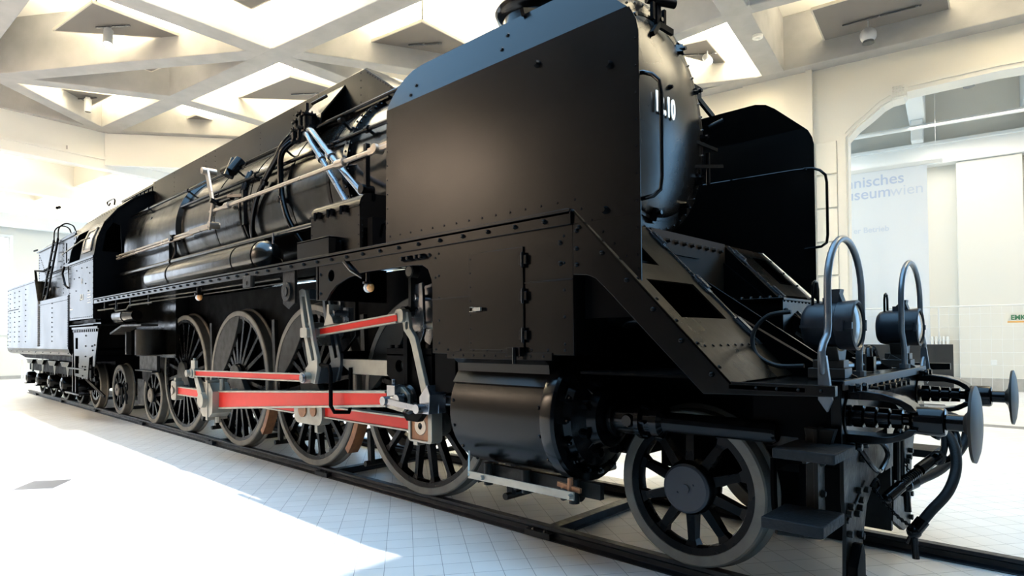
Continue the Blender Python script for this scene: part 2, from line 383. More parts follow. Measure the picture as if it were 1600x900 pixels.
# radiator
t = root('radiator', 'white column radiator low on the wall behind the right lamp', 'radiator', (*uv(F0,-1.15,-.12,0)[:2], .72))
mb = MB()
for k in range(6): ubox(mb, F0, -1.42+k*.09, -1.36+k*.09, -.22, -.06, .72, 1.42)
mb.build('columns', WHITEM, t, bevel=.01)
mb = MB(); ubox(mb, F0, -1.45, -.88, -.17, -.12, .80, .86); ubox(mb, F0, -1.45, -.88, -.17, -.12, 1.28, 1.34); mb.build('header_pipe', WHITEM, t)
# black partition
mb = MB(); ubox(mb, F0, -4.9, -.83, -4.05, -3.95, FZ, 1.24)
tag(mb.build('black_partition', BOARD, smooth=False, bevel=.004), 'low black display partition standing behind the two lamps', 'partition')
# white wire barrier
t = root('wire_barrier', 'thin white wire barrier in front of the cream back wall', 'barrier', (*uv(F0,-.5,-3.7,0)[:2], 0))
mb = MB()
for a in (-3.3,-1.1,1.1,3.3): mb.cyl(uv(F0,a,-3.7,FZ), uv(F0,a,-3.7,2.14), .018, 8)
mb.build('posts', WHITEM, t)
mb = MB(); mb.cyl(uv(F0,-3.3,-3.7,2.14), uv(F0,3.3,-3.7,2.14), .018, 8); mb.build('top_rail', WHITEM, t)
mb = MB()
for k in range(34): mb.cyl(uv(F0,-3.3+k*.2,-3.7,.1), uv(F0,-3.3+k*.2,-3.7,2.12), .0035, 4)
for k in range(7): mb.cyl(uv(F0,-3.3,-3.7,.15+k*.3), uv(F0,3.3,-3.7,.15+k*.3), .0035, 4)
mb.build('wire_mesh', WHITEM, t)
mb = MB(); ubox(mb, F0, .16, .85, -3.725, -3.718, 1.70, 1.96)
sg = mb.build('sign_panel', mat('cream_sign', (.80,.77,.68), .7), smooth=False); tag(sg, 'small sign with green letters and orange bar at the right edge', 'sign')
text_mesh('EMKO', .15, GREEN, sg, frame3(uv(F0,.26,-3.73,1.80), U, (0,0,1)), .9, .001, 'letters', None, .006)
mb = MB(); ubox(mb, F0, .20, .85, -3.731, -3.726, 1.735, 1.765); mb.build('orange_bar', ORNG, sg, smooth=False)
mb = MB(); ubox(mb, F0, .02, .16, -.385, -.35, .62, .76); ob = tag(mb.build('wall_socket', WHITEM, bevel=.008), 'small cream socket low on the back wall panel', 'socket')

# end wall, window, lower aisle at the tender end
L0 = (-23.5, .2)
mb = MB(); ubox(mb, L0, -.3, 0, -12, -1.9, FZ, 9.0); ubox(mb, L0, -.3, 0, -.13, 16, FZ, 9.0)
ubox(mb, L0, -.3, 0, -1.9, -.13, FZ, 1.9); ubox(mb, L0, -.3, 0, -1.9, -.13, 6.05, 9.0); struct(mb.build('wall_left', WALLM, smooth=False))
mb = MB(); ubox(mb, L0, -.28, -.22, -1.9, -.13, 1.9, 6.05); struct(mb.build('window_1', WINM, smooth=False))
mb = MB(); ubox(mb, L0, 0, .03, -10.5, -2.6, .9, 6.6); struct(mb.build('window_unseen', mat('added_window_glow', (.8,.85,.9), .3, emit=(.75,.85,1.0), es=1.5), smooth=False))  # unseen glowing pane on solid wall, added for the tender's bluish reflection
mb = MB(); ubox(mb, L0, -.2, .06, -.13, -.03, 1.8, 6.15); ubox(mb, L0, -.2, .06, -1.9, -.13, 6.05, 6.15); ubox(mb, L0, -.2, -.15, -1.05, -.98, 1.9, 6.05); ubox(mb, L0, -.2,.12,-2,-.03,1.80,1.9)
struct(mb.build('trim_5', WHITEM, smooth=False, bevel=.01))
mb = MB(); ubox(mb, L0, 0, .04, -12, 16, FZ, FZ+.14); struct(mb.build('baseboard_left', tilegrey, smooth=False))
D0 = (-11.615, .771)
mb = MB(); ubox(mb, D0, -.35, 0, -8, 12, 6.88, 9.5); struct(mb.build('wall_lintel', WHITEM, smooth=False))
mb = MB(); ubox(mb, D0, 0, .05, -8, 12, 7.16, 7.24); struct(mb.build('trim_6', WHITEM, smooth=False))
mb = MB(); mb.prism([(-11.6,.80),(-11.6,1.0),(-5.7,9.0),(-5.55,8.9)], 'z', 7.0, 8.0); struct(mb.build('wall_corner', WHITEM, smooth=False))
for t_ in (-1.0, .55, 2.3):
    mb = MB(); mb.cyl(uv(D0,.03,t_,7.24), uv(D0,.03,t_,7.36), .012, 6)
    tag(mb.build('wall_hook', GALV), {-1.0:'metal pin on the white lintel ledge, leftmost of the pins',.55:'metal pin on the white lintel ledge between two other pins',2.3:'metal pin on the white lintel ledge nearest the locomotive cab roof'}[t_], 'hook', 'pins on the lintel ledge')
mb = MB(); ubox(mb, D0, -12.5, -.3, -10, 12, 7.7, 7.9); struct(mb.build('ceiling_lower', SLAB, smooth=False))
for a in (-3.9,-7.6,-11.2):
    mb = MB(); ubox(mb, D0, a-.35, a, -10, 12, 6.55 if a>-5 else 6.45, 7.7); struct(mb.build('ceiling_beam', WHITEM, smooth=False))
for b_ in (-5,-2.2,.6,3.4,6.2):
    mb = MB(); ubox(mb, D0, -12, -.36, b_, b_+.3, 7.0, 7.7); struct(mb.build('ceiling_beam', WALLM, smooth=False))
mb = MB(); mb.cyl(uv(D0,-4.4,-8,6.75), uv(D0,-4.4,10,6.75), .05, 8); mb.cyl(uv(D0,-4.4,-8,6.62), uv(D0,-4.4,10,6.62), .03, 8)
tag(mb.build('cable_duct', WHITEM), 'long white lighting rail under the lower ceiling at left', 'duct')
# table with a small wooden box
t = root('side_table', 'white slim-legged table against the end wall behind the tender', 'table', (-20.7,.6,0))
mb = MB(); mb.box(-21.1,-20.45,.1,2.6,.80,.86); mb.build('table_top', WHITEM, t, bevel=.005)
for x in (-21.05,-20.5):
    for y in (.16,2.5): mb = MB(); mb.box(x-.03,x+.03,y-.03,y+.03,FZ,.80); mb.build('leg', WHITEM, t)
mb = MB(); mb.box(-20.95,-20.6,.35,.75,.86,1.02); tag(mb.build('wooden_box', OAK, bevel=.006), 'small wooden box lying on the white table', 'box')
# floor plate
mb = MB(); mb.prism([(2.433,-3.374),(2.078,-3.13),(2.303,-2.805),(2.67,-3.052)], 'z', FZ-.01, FZ+.002)
tag(mb.build('floor_hatch', HATCH, smooth=False), 'square grey steel hatch plate set in the white floor', 'hatch')
mb = MB(); mb.prism([(9.2,9.1),(10.0,9.1),(10.0,8.75),(9.2,8.75)], 'z', FZ-.01, FZ+.002)
tag(mb.build('floor_hatch', HATCH, smooth=False), 'grey strip plate in the floor beyond the right buffer', 'hatch')

# hanging triangular panels
PANELS = [
 ([(-6.1,-1.51),(-4.11,-1.21),(-4.39,.77)], 'triangular grey ceiling panel with a lit spotlight, upper left'),
 ([(-6.86,.35),(-6.91,.73),(-6.17,.88)], 'tip of a grey ceiling panel peeping over the long beam'),
 ([(-9.93,-.80),(-11.2,.17),(-9.43,.46)], 'dark triangular ceiling panel in the corner cell beside the lintel'),
 ([(-11.38,2.42),(-9.41,2.72),(-9.70,4.46)], 'small triangular ceiling panel above the white corner wall'),
 ([(-7.1,3.05),(-4.67,3.40),(-4.4,6.2)], 'grey triangular ceiling panel just above the boiler casing'),
 ([(-1.92,3.74),(.13,4.05),(-.03,6.4)], 'grey triangular ceiling panel left of the black smoke deflector'),
 ([(-1.88,.51),(-2.02,1.19),(-.4,1.5)], 'dark ceiling panel at the top edge beside the bright star lamp'),
 ([(3.2,9.0),(4.26,9.29),(3.98,11.17)], 'bluish triangular ceiling panel behind the smokebox rim'),
 ([(6.50,9.63),(6.18,11.82),(8.62,12.16),(8.84,9.9)], 'large pale square-cut ceiling panel with a ball spotlight, upper right')]
for k,(pl,lb) in enumerate(PANELS):
    cx = sum(p[0] for p in pl)/len(pl); cy = sum(p[1] for p in pl)/len(pl)
    t = root('ceiling_panel', lb, 'ceiling panel', (cx,cy,8.5+ZO), 'panels hung in the ceiling cells')
    mb = MB(); mb.prism(pl, 'z', 8.5, 8.55); mb.build('panel', SAIL, t, smooth=False)
    mb = MB()
    for i in range(len(pl)):
        a, b = pl[i], pl[(i+1)%len(pl)]; mb.bar((*a,8.525),(*b,8.525),.03,.06)
    mb.build('edge_frame', SAILE, t)
    mb = MB(); px, py = pl[1]; px, py = px*.8+cx*.2, py*.8+cy*.2; mb.cyl((px,py,8.55),(px,py,9.35),.025,8); mb.build('suspension_rod', GALV, t)
    if k not in (1,6):
        mb = MB(); d = (U*.35+V*.2) if k < 8 else U*.75
        mb.bar(Vector((cx,cy,8.47))-d, Vector((cx,cy,8.47))+d, .03, .03); mb.build('light_track', BSTEEL, t)
def spot(name, loc, aim, label, kind='can', lit=False):
    t = root(name, label, 'spotlight', (loc[0],loc[1],loc[2]+ZO))
    p = Vector(loc); a = Vector(aim).normalized()
    mb = MB(); mb.cyl(p-Vector((0,0,.16)), (p.x,p.y,8.99 if 7.9 < p.z < 8.1 else 7.7 if p.z < 7.2 else p.z), .018, 8); mb.build('stem', LAMPM, t)
    q = p-Vector((0,0,.20))
    if kind == 'can':
        mb = MB(); mb.cyl(q-a*.16, q+a*.20, .095, 20); mb.cyl(q-a*.22, q-a*.16, .06, 16); mb.build('housing', LAMPM, t)
        mb = MB(); mb.cyl(q+a*.20, q+a*.205, .075, 20); mb.build('lens', HOT if lit else GLASS, t)
    else:
        mb = MB(); mb.sphere(q-Vector((0,0,.12)), .17, 20, 12); mb.build('housing', LAMPM, t)
        mb = MB(); mb.cyl(q-Vector((0,0,.24)), q-Vector((0,0,.30)), .11, 20, .12); mb.build('lens_ring', GALV, t)
    return t
spot('spotlight', (-4.95,-.72,8.45), (.25,-.1,-1), 'grey lit spotlight under the upper left triangular panel', lit=True)
spot('spotlight', (-10.0,.0,8.45), (0,0,-1), 'grey unlit cylinder spotlight under the dark corner panel')
spot('spotlight', (7.28,10.9,8.45), (0,0,-1), 'silver ball spotlight under the large pale panel at upper right', 'ball')
spot('spotlight', (4.05,9.75,8.45), (.5,-.6,-.6), 'glaring lamp beside the smokebox rim', lit=True)
spot('spotlight', (-1.95,.25,8.45), (.62,-.25,-.72), 'glaring lamp at the top edge between the crossing beams', lit=True)
spot('spotlight', uv(D0,-3.0,-2.4,7.0), (.5,-.1,-.8), 'small lit spotlight under the lower ceiling at far left', lit=True)
q = uv(F0,-.4,-3.2,8.0)
spot('spotlight', q, (0,0,-1), 'cream ball spotlight in the ceiling of the aisle behind the arch', 'ball')
# small fittings
mb = MB(); c = (5.62,8.9,7.93); mb.cyl((c[0],c[1],8.0),(c[0],c[1],7.94),.11,20); mb.sphere((c[0],c[1],7.93),.06,12,6,.6)
tag(mb.build('smoke_detector', WHITEM), 'round white smoke detector under the wide ceiling beam', 'smoke detector')
def camera_dome(p, label):
    t = root('hanging_sensor', label, 'sensor', (p[0],p[1],p[2]+ZO)); mb = MB(); P = Vector(p)
    mb.tube(smoothpts([P+Vector((0,0,.15)),P+Vector((.05,-.10,.05)),P+Vector((.08,-.12,-.12)),P+Vector((.02,0,-.18))]),.008,6); mb.build('cable', DARK, t)
    mb = MB(); mb.cyl(P+Vector((0,0,-.12)),P+Vector((.1,-.1,-.18)),.05,12); mb.build('head', DARK, t)
camera_dome(uv(D0,-4.4,.35,6.42), 'small dark sensor hanging from the white lighting rail at left')
camera_dome(uv(F0,.75,-2.6,6.68), 'small dark sensor hanging from the duct inside the arch')

# ================================================================== TRACK
t = root('display_track', 'black painted display track under the locomotive on the white floor', 'track', (0,0,0))
for s in (-1,1):
    mb = MB(); c = s*.755
    mb.prism([(c-.036,0),(c+.036,0),(c+.036,-.028),(c+.012,-.040),(c+.012,-.080),(c+.062,-.092),(c+.062,FZ),(c-.062,FZ),(c-.062,-.092),(c-.012,-.080),(c-.012,-.040),(c-.036,-.028)], 'x', -13.56, 14.5)
    rl = mb.build('rail', RAILM, t, bevel=.004)
    x = -12.19
    while x < 14:
        mb = MB(); mb.box(x-.13,x+.13,s*.80-.03,s*.80+.03,-.092,-.045); mb.rivet((x-.06,s*.80,-.045),(0,0,1),.02,.015); mb.rivet((x+.06,s*.80,-.045),(0,0,1),.02,.015); x += 3.311
        mb.build('fishplate', RAILM, rl)
for i in range(9):
    x = -12.19+i*3.311+.03; mb = MB(); mb.box(x-.05,x+.05,-.69,.69,FZ,-.03); mb.box(x-.075,x+.075,-.69,.69,FZ,FZ+.012); mb.build('cross_tie', RAILM, t, bevel=.004)

# ================================================================== LOCOMOTIVE
LO = root('steam_locomotive', 'huge black steam locomotive 12.10 with red rods standing on the display track', 'locomotive', (4,0,0))
def P_(mb, name, mt, **k): return mb.build(name, mt, LO, **k)
def PS_(mb, name, mt, **k):
    """the same plate stands on both sides of the engine: one part for each side"""
    out = []
    for s in (-1,1):
        h = MB(); idx = {}
        for q in mb.f:
            if (sum(mb.v[i][1] for i in q) < 0) != (s < 0): continue
            for i in q:
                if i not in idx: idx[i] = len(h.v); h.v.append(mb.v[i])
            h.f.append(tuple(idx[i] for i in q)); h.m.append(0)
        out.append(h.build(name, mt, LO, **k))
    return out
YW = -.80

def wheel_meshes(R, nsp, hub, cap, tyre_w=.14):
    """wheel centred on its axle end, outer face towards -y"""
    sp = MB(); ti = R-.074; ri = ti-.045
    sp.lathe([(ti+.001,-.012),(ri,-.004),(ri-.012,.03),(ri,.09),(ti+.001,.10)], (0,0,0), 'y', 64)
    sp.lathe([(.001,-.045),(hub*.92,-.045),(hub,-.03),(hub*1.08,.04),(hub,.11),(.001,.11)], (0,0,0), 'y', 40)
    for i in range(nsp):
        g = 2*PI*(i+.5)/nsp; c, s_ = cos(g), sin(g); w0, w1 = (.060,.042) if R > .7 else (.062,.048)
        sp.bar((hub*.85*c,.040,hub*.85*s_), ((ri+.004)*c,.045,(ri+.004)*s_), .085, w0, (-s_,0,c), .06, w1)
        sp.bar(((ri-.05)*c,.045,(ri-.05)*s_), ((ri+.008)*c,.045,(ri+.008)*s_), .06, w1, (-s_,0,c), .085, w1*1.9)
    ty = MB(); ty.lathe([(ti,-.01),(ti+.004,-.018),(R-.012,-.018),(R,-.008),(R+.003,.095),(R+.028,.108),(R+.030,.125),(R+.018,.136),(ti,.136),(ti,-.01)], (0,0,0), 'y', 96)
    cp = MB()
    if cap: cp.lathe([(.001,-.075),(.03,-.075),(.03,-.066),(cap-.015,-.066),(cap,-.056),(cap,-.03)], (0,0,0), 'y', 40); cp.rivet((.055,-.066,.03),(0,-1,0),.008); cp.rivet((-.055,-.066,-.03),(0,-1,0),.008)
    return sp, ty, cp
def put_wheel(proto, x, s, z, rot=0):
    w = proto if proto.get('fresh') else copy_tree(proto, LO)
    if proto.get('fresh'): del proto['fresh']
    w.location = (x-4, s*.80, z+ZO); w.rotation_euler = (0, rot, PI if s > 0 else 0)
    ORG[w.name] = (x, s*.80, z+ZO)
    return w
def proto_wheel(R, nsp, hub, cap, capm, name):
    sp, ty, cp = wheel_meshes(R, nsp, hub, cap)
    w = sp.build(name, WHL, LO, loc=(0,0,ZO)); w['fresh'] = 1
    o = ty.build('tyre', TYRE, w, loc=(0,0,ZO)); o.location = (0,0,0)
    if cap: o = cp.build('hub_cap', capm, w, loc=(0,0,ZO)); o.location = (0,0,0)
    return w
RD = .953; DX = [0, 2.07, 4.14, 6.21]; CRX, CRZ = .286, -.25
CAPL = mat('blue_grey_hub_paint', (.040,.042,.050), .55); CAPB = mat('brown_grey_hub', (.13,.115,.095), .55)
dw = proto_wheel(RD, 20, .20, 0, None, 'driving_wheel')
near = [put_wheel(dw, x, -1, RD) for x in DX]
for x in DX: put_wheel(dw, x, 1, RD, rad(90))
for w, x, (th, d0, a) in zip(near, DX, [(24,.74,139),(52,.42,139),(42,.56,139),(42,.56,139)]):
    mb = MB(); rr = .872; pts = [(rr*cos(rad(a+th*(i/16*2-1))), rr*sin(rad(a+th*(i/16*2-1)))) for i in range(17)]   # crescent between rim and chord
    mid = (d0*cos(rad(a)), d0*sin(rad(a))); e0, e1 = pts[0], pts[-1]
    inner = [(e1[0]+(e0[0]-e1[0])*q+(mid[0]-(e0[0]+e1[0])/2)*4*q*(1-q), e1[1]+(e0[1]-e1[1])*q+(mid[1]-(e0[1]+e1[1])/2)*4*q*(1-q)) for q in [i/8 for i in range(1,8)]]
    mb.prism([(x+p[0], RD+p[1]) for p in pts+inner], 'y', YW-.014, YW+.06); mb.build('counterweight', CWT, w, bevel=.006)
lw = proto_wheel(.504, 10, .17, .158, CAPL, 'leading_wheel')
put_wheel(lw, 8.98, -1, .504); put_wheel(lw, 8.98, 1, .504)
bw = proto_wheel(.504, 10, .13, .125, CAPB, 'trailing_wheel')
for x in (-1.58,-3.65):
    for s in (-1,1): put_wheel(bw, x, s, .504, .2)
for x, z in [(x,RD) for x in DX]+[(8.98,.504),(-1.58,.504),(-3.65,.504)]:
    mb = MB(); mb.cyl((x,-.70,z),(x,.70,z),.10 if z > .6 else .075,20); P_(mb,'axle',DARK)

# frames
mb = MB()
for s in (-1,1):
    y = s*.60
    mb.prism([(-2.3,.62),(8.3,.62),(8.5,.95),(9.9,.95),(9.9,1.2),(9.0,1.75),(8.5,2.2),(-2.3,2.2)], 'y', y-.03, y+.03)
PS_(mb,'main_frame',DARK,smooth=False)
for x in (-.9,1.04,3.1,5.2): mb = MB(); mb.box(x-.05,x+.05,-.57,.57,.75,1.6); P_(mb,'frame_stay',DARK,smooth=False)
mb = MB(); mb.box(7.3,8.5,-.6,.6,.62,2.2); P_(mb,'cylinder_saddle',DARK,smooth=False)
for i, x in enumerate(DX):
    for s in (-1,1):
        mb = MB(); rr = RD+.045; pl = arc(x, RD, rr, -42, -12, 8)+arc(x, RD, rr+.075, -12, -42, 8)
        mb.prism(pl, 'y', s*.83, s*.70); P_(mb,'brake_shoe', BRONZE if i in(1,2) and s<0 else GREYP, bevel=.004)
        if s < 0:
            mb = MB(); mb.bar((x+RD+.12,-.76,.62),(x+RD+.06,-.76,1.75),.05,.07); mb.cyl((x+RD+.11,-.86,.72),(x+RD+.11,-.66,.72),.035,12)
            mb.bar((x+RD+.12,-.72,.50),(x+RD+.14,-.72,.15),.05,.06); mb.cyl((x+RD+.14,-.8,.16),(x+RD+.14,.8,.16),.03,10)
            P_(mb,'brake_hanger',GREYP)
mb = MB(); mb.bar((-.5,-.1,.2),(7.3,-.1,.2),.05,.05); mb.bar((1.1,-.45,.2),(7.3,-.05,.2),.05,.04); P_(mb,'brake_rigging',GREYP)
# ---------------- rods
def ibeam(mb, a, b, h0, h1, y0, y1, fl=.02):
    """fluted rod: steel flanges (material 0), enamelled web (material 1)"""
    a, b = Vector((a[0],0,a[1])), Vector((b[0],0,b[1])); d = (b-a).normalized(); n = Vector((-d.z,0,d.x))
    def quad(p0,p1,q0,q1,ya,yb,cm):
        mb.cm = cm; k = [(p.x,y,p.z) for y in (ya,yb) for p in (p0,p1,q1,q0)]
        mb.add(k, [(0,1,2,3),(7,6,5,4),(0,4,5,1),(1,5,6,2),(2,6,7,3),(3,7,4,0)]); 
    quad(a+n*(h0/2-fl), b+n*(h1/2-fl), a+n*h0/2, b+n*h1/2, y0, y1, 0)
    quad(a-n*h0/2, b-n*h1/2, a-n*(h0/2-fl), b-n*(h1/2-fl), y0, y1, 0)
def web(mb, a, b, h0, h1, y0, y1, fl=.02):
    a, b = Vector((a[0],0,a[1])), Vector((b[0],0,b[1])); d = (b-a).normalized(); n = Vector((-d.z,0,d.x))
    k = [(p.x,y,p.z) for y in (y0+.014,y1-.014) for p in (a-n*(h0/2-fl), b-n*(h1/2-fl), b+n*(h1/2-fl), a+n*(h0/2-fl))]
    mb.add(k, [(0,1,2,3),(7,6,5,4),(0,4,5,1),(1,5,6,2),(2,6,7,3),(3,7,4,0)])
def rod(name, a, b, h0, h1, y0, y1, fl=.02, extra=None):
    mb = MB(); ibeam(mb, a, b, h0, h1, y0, y1, fl)
    if extra: extra(mb)
    mb.m = [0]*len(mb.f); o = P_(mb, name, STEEL, bevel=.003)
    w = MB(); web(w, a, b, h0, h1, y0, y1, fl); w.build('red_web', RED, o, smooth=False, label='red enamelled flute of the rod')
    return o
CZ = RD+CRZ
pins = [x+CRX for x in DX]
YC0, YC1 = -1.055, -.965
def blockend(x, z, w, h, rr=.05):
    p = []
    for cx, cz, a in ((x+w/2-rr,z+h/2-rr,0),(x-w/2+rr,z+h/2-rr,90),(x-w/2+rr,z-h/2+rr,180),(x+w/2-rr,z-h/2+rr,270)): p += arc(cx,cz,rr,a,a+90,4)
    return p
for i in range(3):
    a, b = pins[i], pins[i+1]
    if i == 1: a += .0
    def ex(mb, i=i, a=a, b=b):
        if i == 0: mb.prism(blockend(a,CZ,.22,.30), 'y', YC0-.02, YC1+.01); mb.box(a-.04,a+.04,YC0,YC1,CZ+.15,CZ+.20)
        if i == 2:
            mb.prism(blockend(b+.02,CZ,.34,.29,.04), 'y', YC0-.02, YC1+.01, [blockend(b+.01,CZ,.25,.25,.01)])
            mb.box(b-.10,b-.04,YC0,YC1,CZ-.18,CZ-.14)
        if i == 1:
            mb.prism(blockend(b+.10,CZ-.02,.62,.27,.10), 'y', YC0-.025, YC1+.01); mb.box(b+.21,b+.27,YC0,YC1,CZ-.24,CZ-.14); mb.cyl((b+.24,(YC0+YC1)/2,CZ-.17),(b+.24,(YC0+YC1)/2,CZ-.25),.03,8)
            mb.prism(blockend(a,CZ,.26,.26,.08), 'y', YC0, YC1)
    a2, b2 = a+(.11 if i == 0 else .13 if i == 1 else .38), b-(.17 if i == 2 else .18)
    o = rod('coupling_rod', (a2,CZ), (b2,CZ), .135, .135, YC0, YC1, .018, ex)
    if i == 0:
        mb = MB(); mb.cyl((a,YC0-.045,CZ),(a,YC0-.02,CZ),.055,20); mb.box(a-.07,a-.045,YC0-.03,YC0-.015,CZ-.08,CZ+.08); mb.build('bearing', BAND, o)
    if i == 2:
        mb = MB(); mb.prism(blockend(b+.01,CZ,.25,.25,.01), 'y', YC0-.005, YC1, [arc(b+.01,CZ,.085,360,15,24)]); mb.build('bearing_brass', BRONZE, o, label='oily brown bearing block')
        mb = MB(); mb.lathe([(.03,.02),(.03,-.008),(.078,-.008),(.084,.0),(.084,.05),(.03,.05)], (b+.01,YC0,CZ), 'y', 32); mb.build('crank_pin', BAND, o)
    if i == 1:
        mb = MB(); mb.lathe([(.001,-.01),(.085,-.01),(.085,.03)], (b,YC0-.03,CZ), 'y', 28); mb.build('bearing_brass', BRONZE, o); mb = MB(); mb.lathe([(.001,-.01),(.06,-.01),(.06,.03)], (b+.24,YC0-.03,CZ), 'y', 24); mb.build('bearing_brass', BRONZE, o)
MP = (pins[1], CZ); XP = (6.50, .955)
def exm(mb):
    x, z = MP
    mb.prism([(x-.17,z-.16),(x-.10,z-.22),(x+.12,z-.22),(x+.22,z-.16),(x+.24,z+.12),(x+.14,z+.22),(x-.10,z+.24),(x-.17,z+.16)], 'y', -1.36, -1.12)
    mb.box(x+.03,x+.09,-1.37,-1.11,z-.26,z+.26); mb.box(x-.06,x+.0,-1.28,-1.2,z+.22,z+.30)
    mb.cyl((x+.24,-1.24,z+.06),(x+.24,-1.24,z+.28),.03,10); mb.cyl((x+.10,-1.24,z-.22),(x+.10,-1.24,z-.30),.035,10)
    X, Z = XP; mb.prism([(X-.20,Z+.085),(X+.02,Z+.11),(X+.10,Z+.05),(X+.10,Z-.05),(X+.02,Z-.11),(X-.20,Z-.085)], 'y', -1.27, -1.17)
rod('main_rod', (MP[0]+.22,MP[1]+.01), (XP[0]-.20,XP[1]-.005), .235, .145, -1.29, -1.18, .022, exm)
mb = MB(); mb.cyl((MP[0],-.84,MP[1]),(MP[0],-1.42,MP[1]),.085,24); P_(mb,'main_crank_pin',BSTEEL)
for i in (0,2,3): mb = MB(); mb.cyl((pins[i],-.80,CZ),(pins[i],-1.04,CZ),.075,20); P_(mb,'crank_pin',BSTEEL)
for x in pins:                      # crank webs on the wheels
    mb = MB(); cx = x-CRX; a = math.atan2(CRZ, CRX)
    ol = [(cx+.19*cos(a+rad(g)), RD+.19*sin(a+rad(g))) for g in range(60,301,20)]+[(x+.12*cos(a+rad(g)), CZ+.12*sin(a+rad(g))) for g in range(-70,71,20)]
    mb.prism(ol, 'y', -.865, -.78); P_(mb,'crank_boss',CWT,bevel=.01)
EC = (2.09,1.05); LK = (5.12,1.10)
mb = MB(); mb.bar((MP[0]+.03,-1.385,MP[1]-.05),(EC[0]+.02,-1.385,EC[1]),.05,.14,(0,0,1),.05,.10); mb.cyl((MP[0],-1.43,MP[1]),(MP[0],-1.35,MP[1]),.10,20); mb.cyl((EC[0],-1.46,EC[1]),(EC[0],-1.36,EC[1]),.06,16)
P_(mb,'return_crank',STEEL,bevel=.005)
def exe(mb):
    mb.prism(blockend(EC[0]+.02,EC[1],.16,.13,.04),'y',-1.44,-1.38); mb.box(EC[0]-.05,EC[0]+.09,-1.43,-1.39,EC[1]+.06,EC[1]+.17); mb.cyl((EC[0]+.03,-1.41,EC[1]+.17),(EC[0]+.03,-1.41,EC[1]+.20),.02,8)
    mb.prism(blockend(LK[0]-.02,LK[1],.14,.11,.05),'y',-1.44,-1.38)
    mb.cyl((EC[0]-.03,-1.50,EC[1]),(EC[0]-.03,-1.38,EC[1]),.045,12)
rod('eccentric_rod', (EC[0]+.10,EC[1]), (LK[0]-.08,LK[1]), .085, .085, -1.435, -1.385, .014, exe)
mb = MB(); mb.cyl((LK[0],-1.47,LK[1]),(LK[0],-1.30,LK[1]),.038,14); mb.cyl((LK[0],-1.455,LK[1]),(LK[0],-1.44,LK[1]),.055,14); P_(mb,'link_pin',BSTEEL)
lk = [(4.91,1.99),(4.96,1.69),(5.06,1.36),(5.10,1.23),(5.04,1.19),(5.08,1.06),(5.22,1.04),(5.28,1.20),(5.28,1.30),(5.21,1.46),(5.11,1.77),(5.04,1.99),(4.98,2.01)]
sl = [(4.965,1.93),(5.025,1.93),(5.075,1.77),(5.15,1.50),(5.225,1.28),(5.17,1.27),(5.07,1.53),(5.01,1.73)]
mb = MB(); mb.prism(lk,'y',-1.38,-1.34,[sl]); lo = P_(mb,'expansion_link',STEEL,bevel=.004)
mb = MB(); mb.prism([(x+.03,z+.02) for x,z in lk],'y',-1.14,-1.10,[[(x+.03,z+.02) for x,z in sl]]); mb.prism([(5.04,1.19),(5.08,1.06),(5.22,1.04),(5.28,1.20)],'y',-1.34,-1.14); mb.box(4.93,5.06,-1.34,-1.14,1.90,2.0)
mb.cyl((5.17,-1.10,1.55),(5.17,-.95,1.55),.06,14); mb.build('rear_plate', mat('dark_blued_steel',(.05,.06,.07),.35,.6), lo, bevel=.003)
mb = MB(); mb.prism([(5.02,1.66),(5.07,1.66),(5.14,1.42),(5.09,1.42)],'y',-1.35,-1.14); mb.build('die_block', BAND, lo)
RRa, RRb = (5.05,1.555), (6.46,1.665)
def exr(mb):
    mb.prism(blockend(5.06,1.555,.14,.10,.02),'y',-1.41,-1.20); mb.prism(blockend(RRb[0]+.02,RRb[1]+.02,.12,.12,.04),'y',-1.27,-1.19)
    mb.prism([(5.32,1.62),(5.50,1.64),(5.47,1.70),(5.42,1.74),(5.42,1.83),(5.38,1.83),(5.37,1.72)],'y',-1.33,-1.22)
rod('radius_rod', (RRa[0]+.10,RRa[1]+.008), RRb, .085, .085, -1.29, -1.235, .014, exr)
mb = MB(); mb.bar((5.43,-1.2,1.78),(5.40,-1.2,2.15),.03,.03); mb.cyl((5.44,-1.30,1.74),(5.44,-1.12,1.74),.035,10); mb.box(5.40,5.50,-1.16,-1.10,1.64,1.80); P_(mb,'lifting_link',BSTEEL)
mb = MB(); mb.bar((6.50,-1.13,2.08),(6.50,-1.13,1.74),.035,.07); mb.cyl((6.50,-1.17,2.08),(6.50,-1.09,2.08),.06,16); mb.cyl((6.47,-1.22,1.72),(6.47,-1.08,1.72),.05,14); P_(mb,'suspension_arm',GREYP)
mb = MB(); mb.cyl((6.50,-1.175,2.08),(6.50,-1.172,2.08),.045,16); P_(mb,'arm_pin',BAND)
mb = MB(); mb.prism([(6.42,1.95),(6.62,1.98),(6.64,1.55),(6.58,1.42),(6.50,1.46)],'y',-1.12,-1.09); mb.prism([(6.42,1.95),(6.62,1.98),(6.64,1.55),(6.58,1.42),(6.50,1.46)],'y',-1.0,-.97); mb.cyl((6.53,-1.14,1.85),(6.53,-.95,1.85),.03,10); P_(mb,'valve_crosshead',BSTEEL,bevel=.004)
mb = MB(); mb.cyl((6.58,-1.06,1.60),(7.25,-1.06,1.60),.035,14); mb.cyl((6.75,-1.06,1.60),(7.2,-1.06,1.60),.055,14); P_(mb,'valve_spindle',STEEL)
cl = [(6.47,1.70),(6.56,1.72),(6.585,1.58),(6.66,1.50),(6.70,1.40),(6.83,1.02),(6.90,.90),(6.86,.85),(6.77,.87),(6.745,1.02),(6.61,1.42),(6.58,1.48),(6.50,1.56)]
mb = MB(); mb.prism(cl,'y',-1.235,-1.195,[blockend(6.545,1.60,.035,.07,.015)]); P_(mb,'combination_lever',STEEL,bevel=.005)
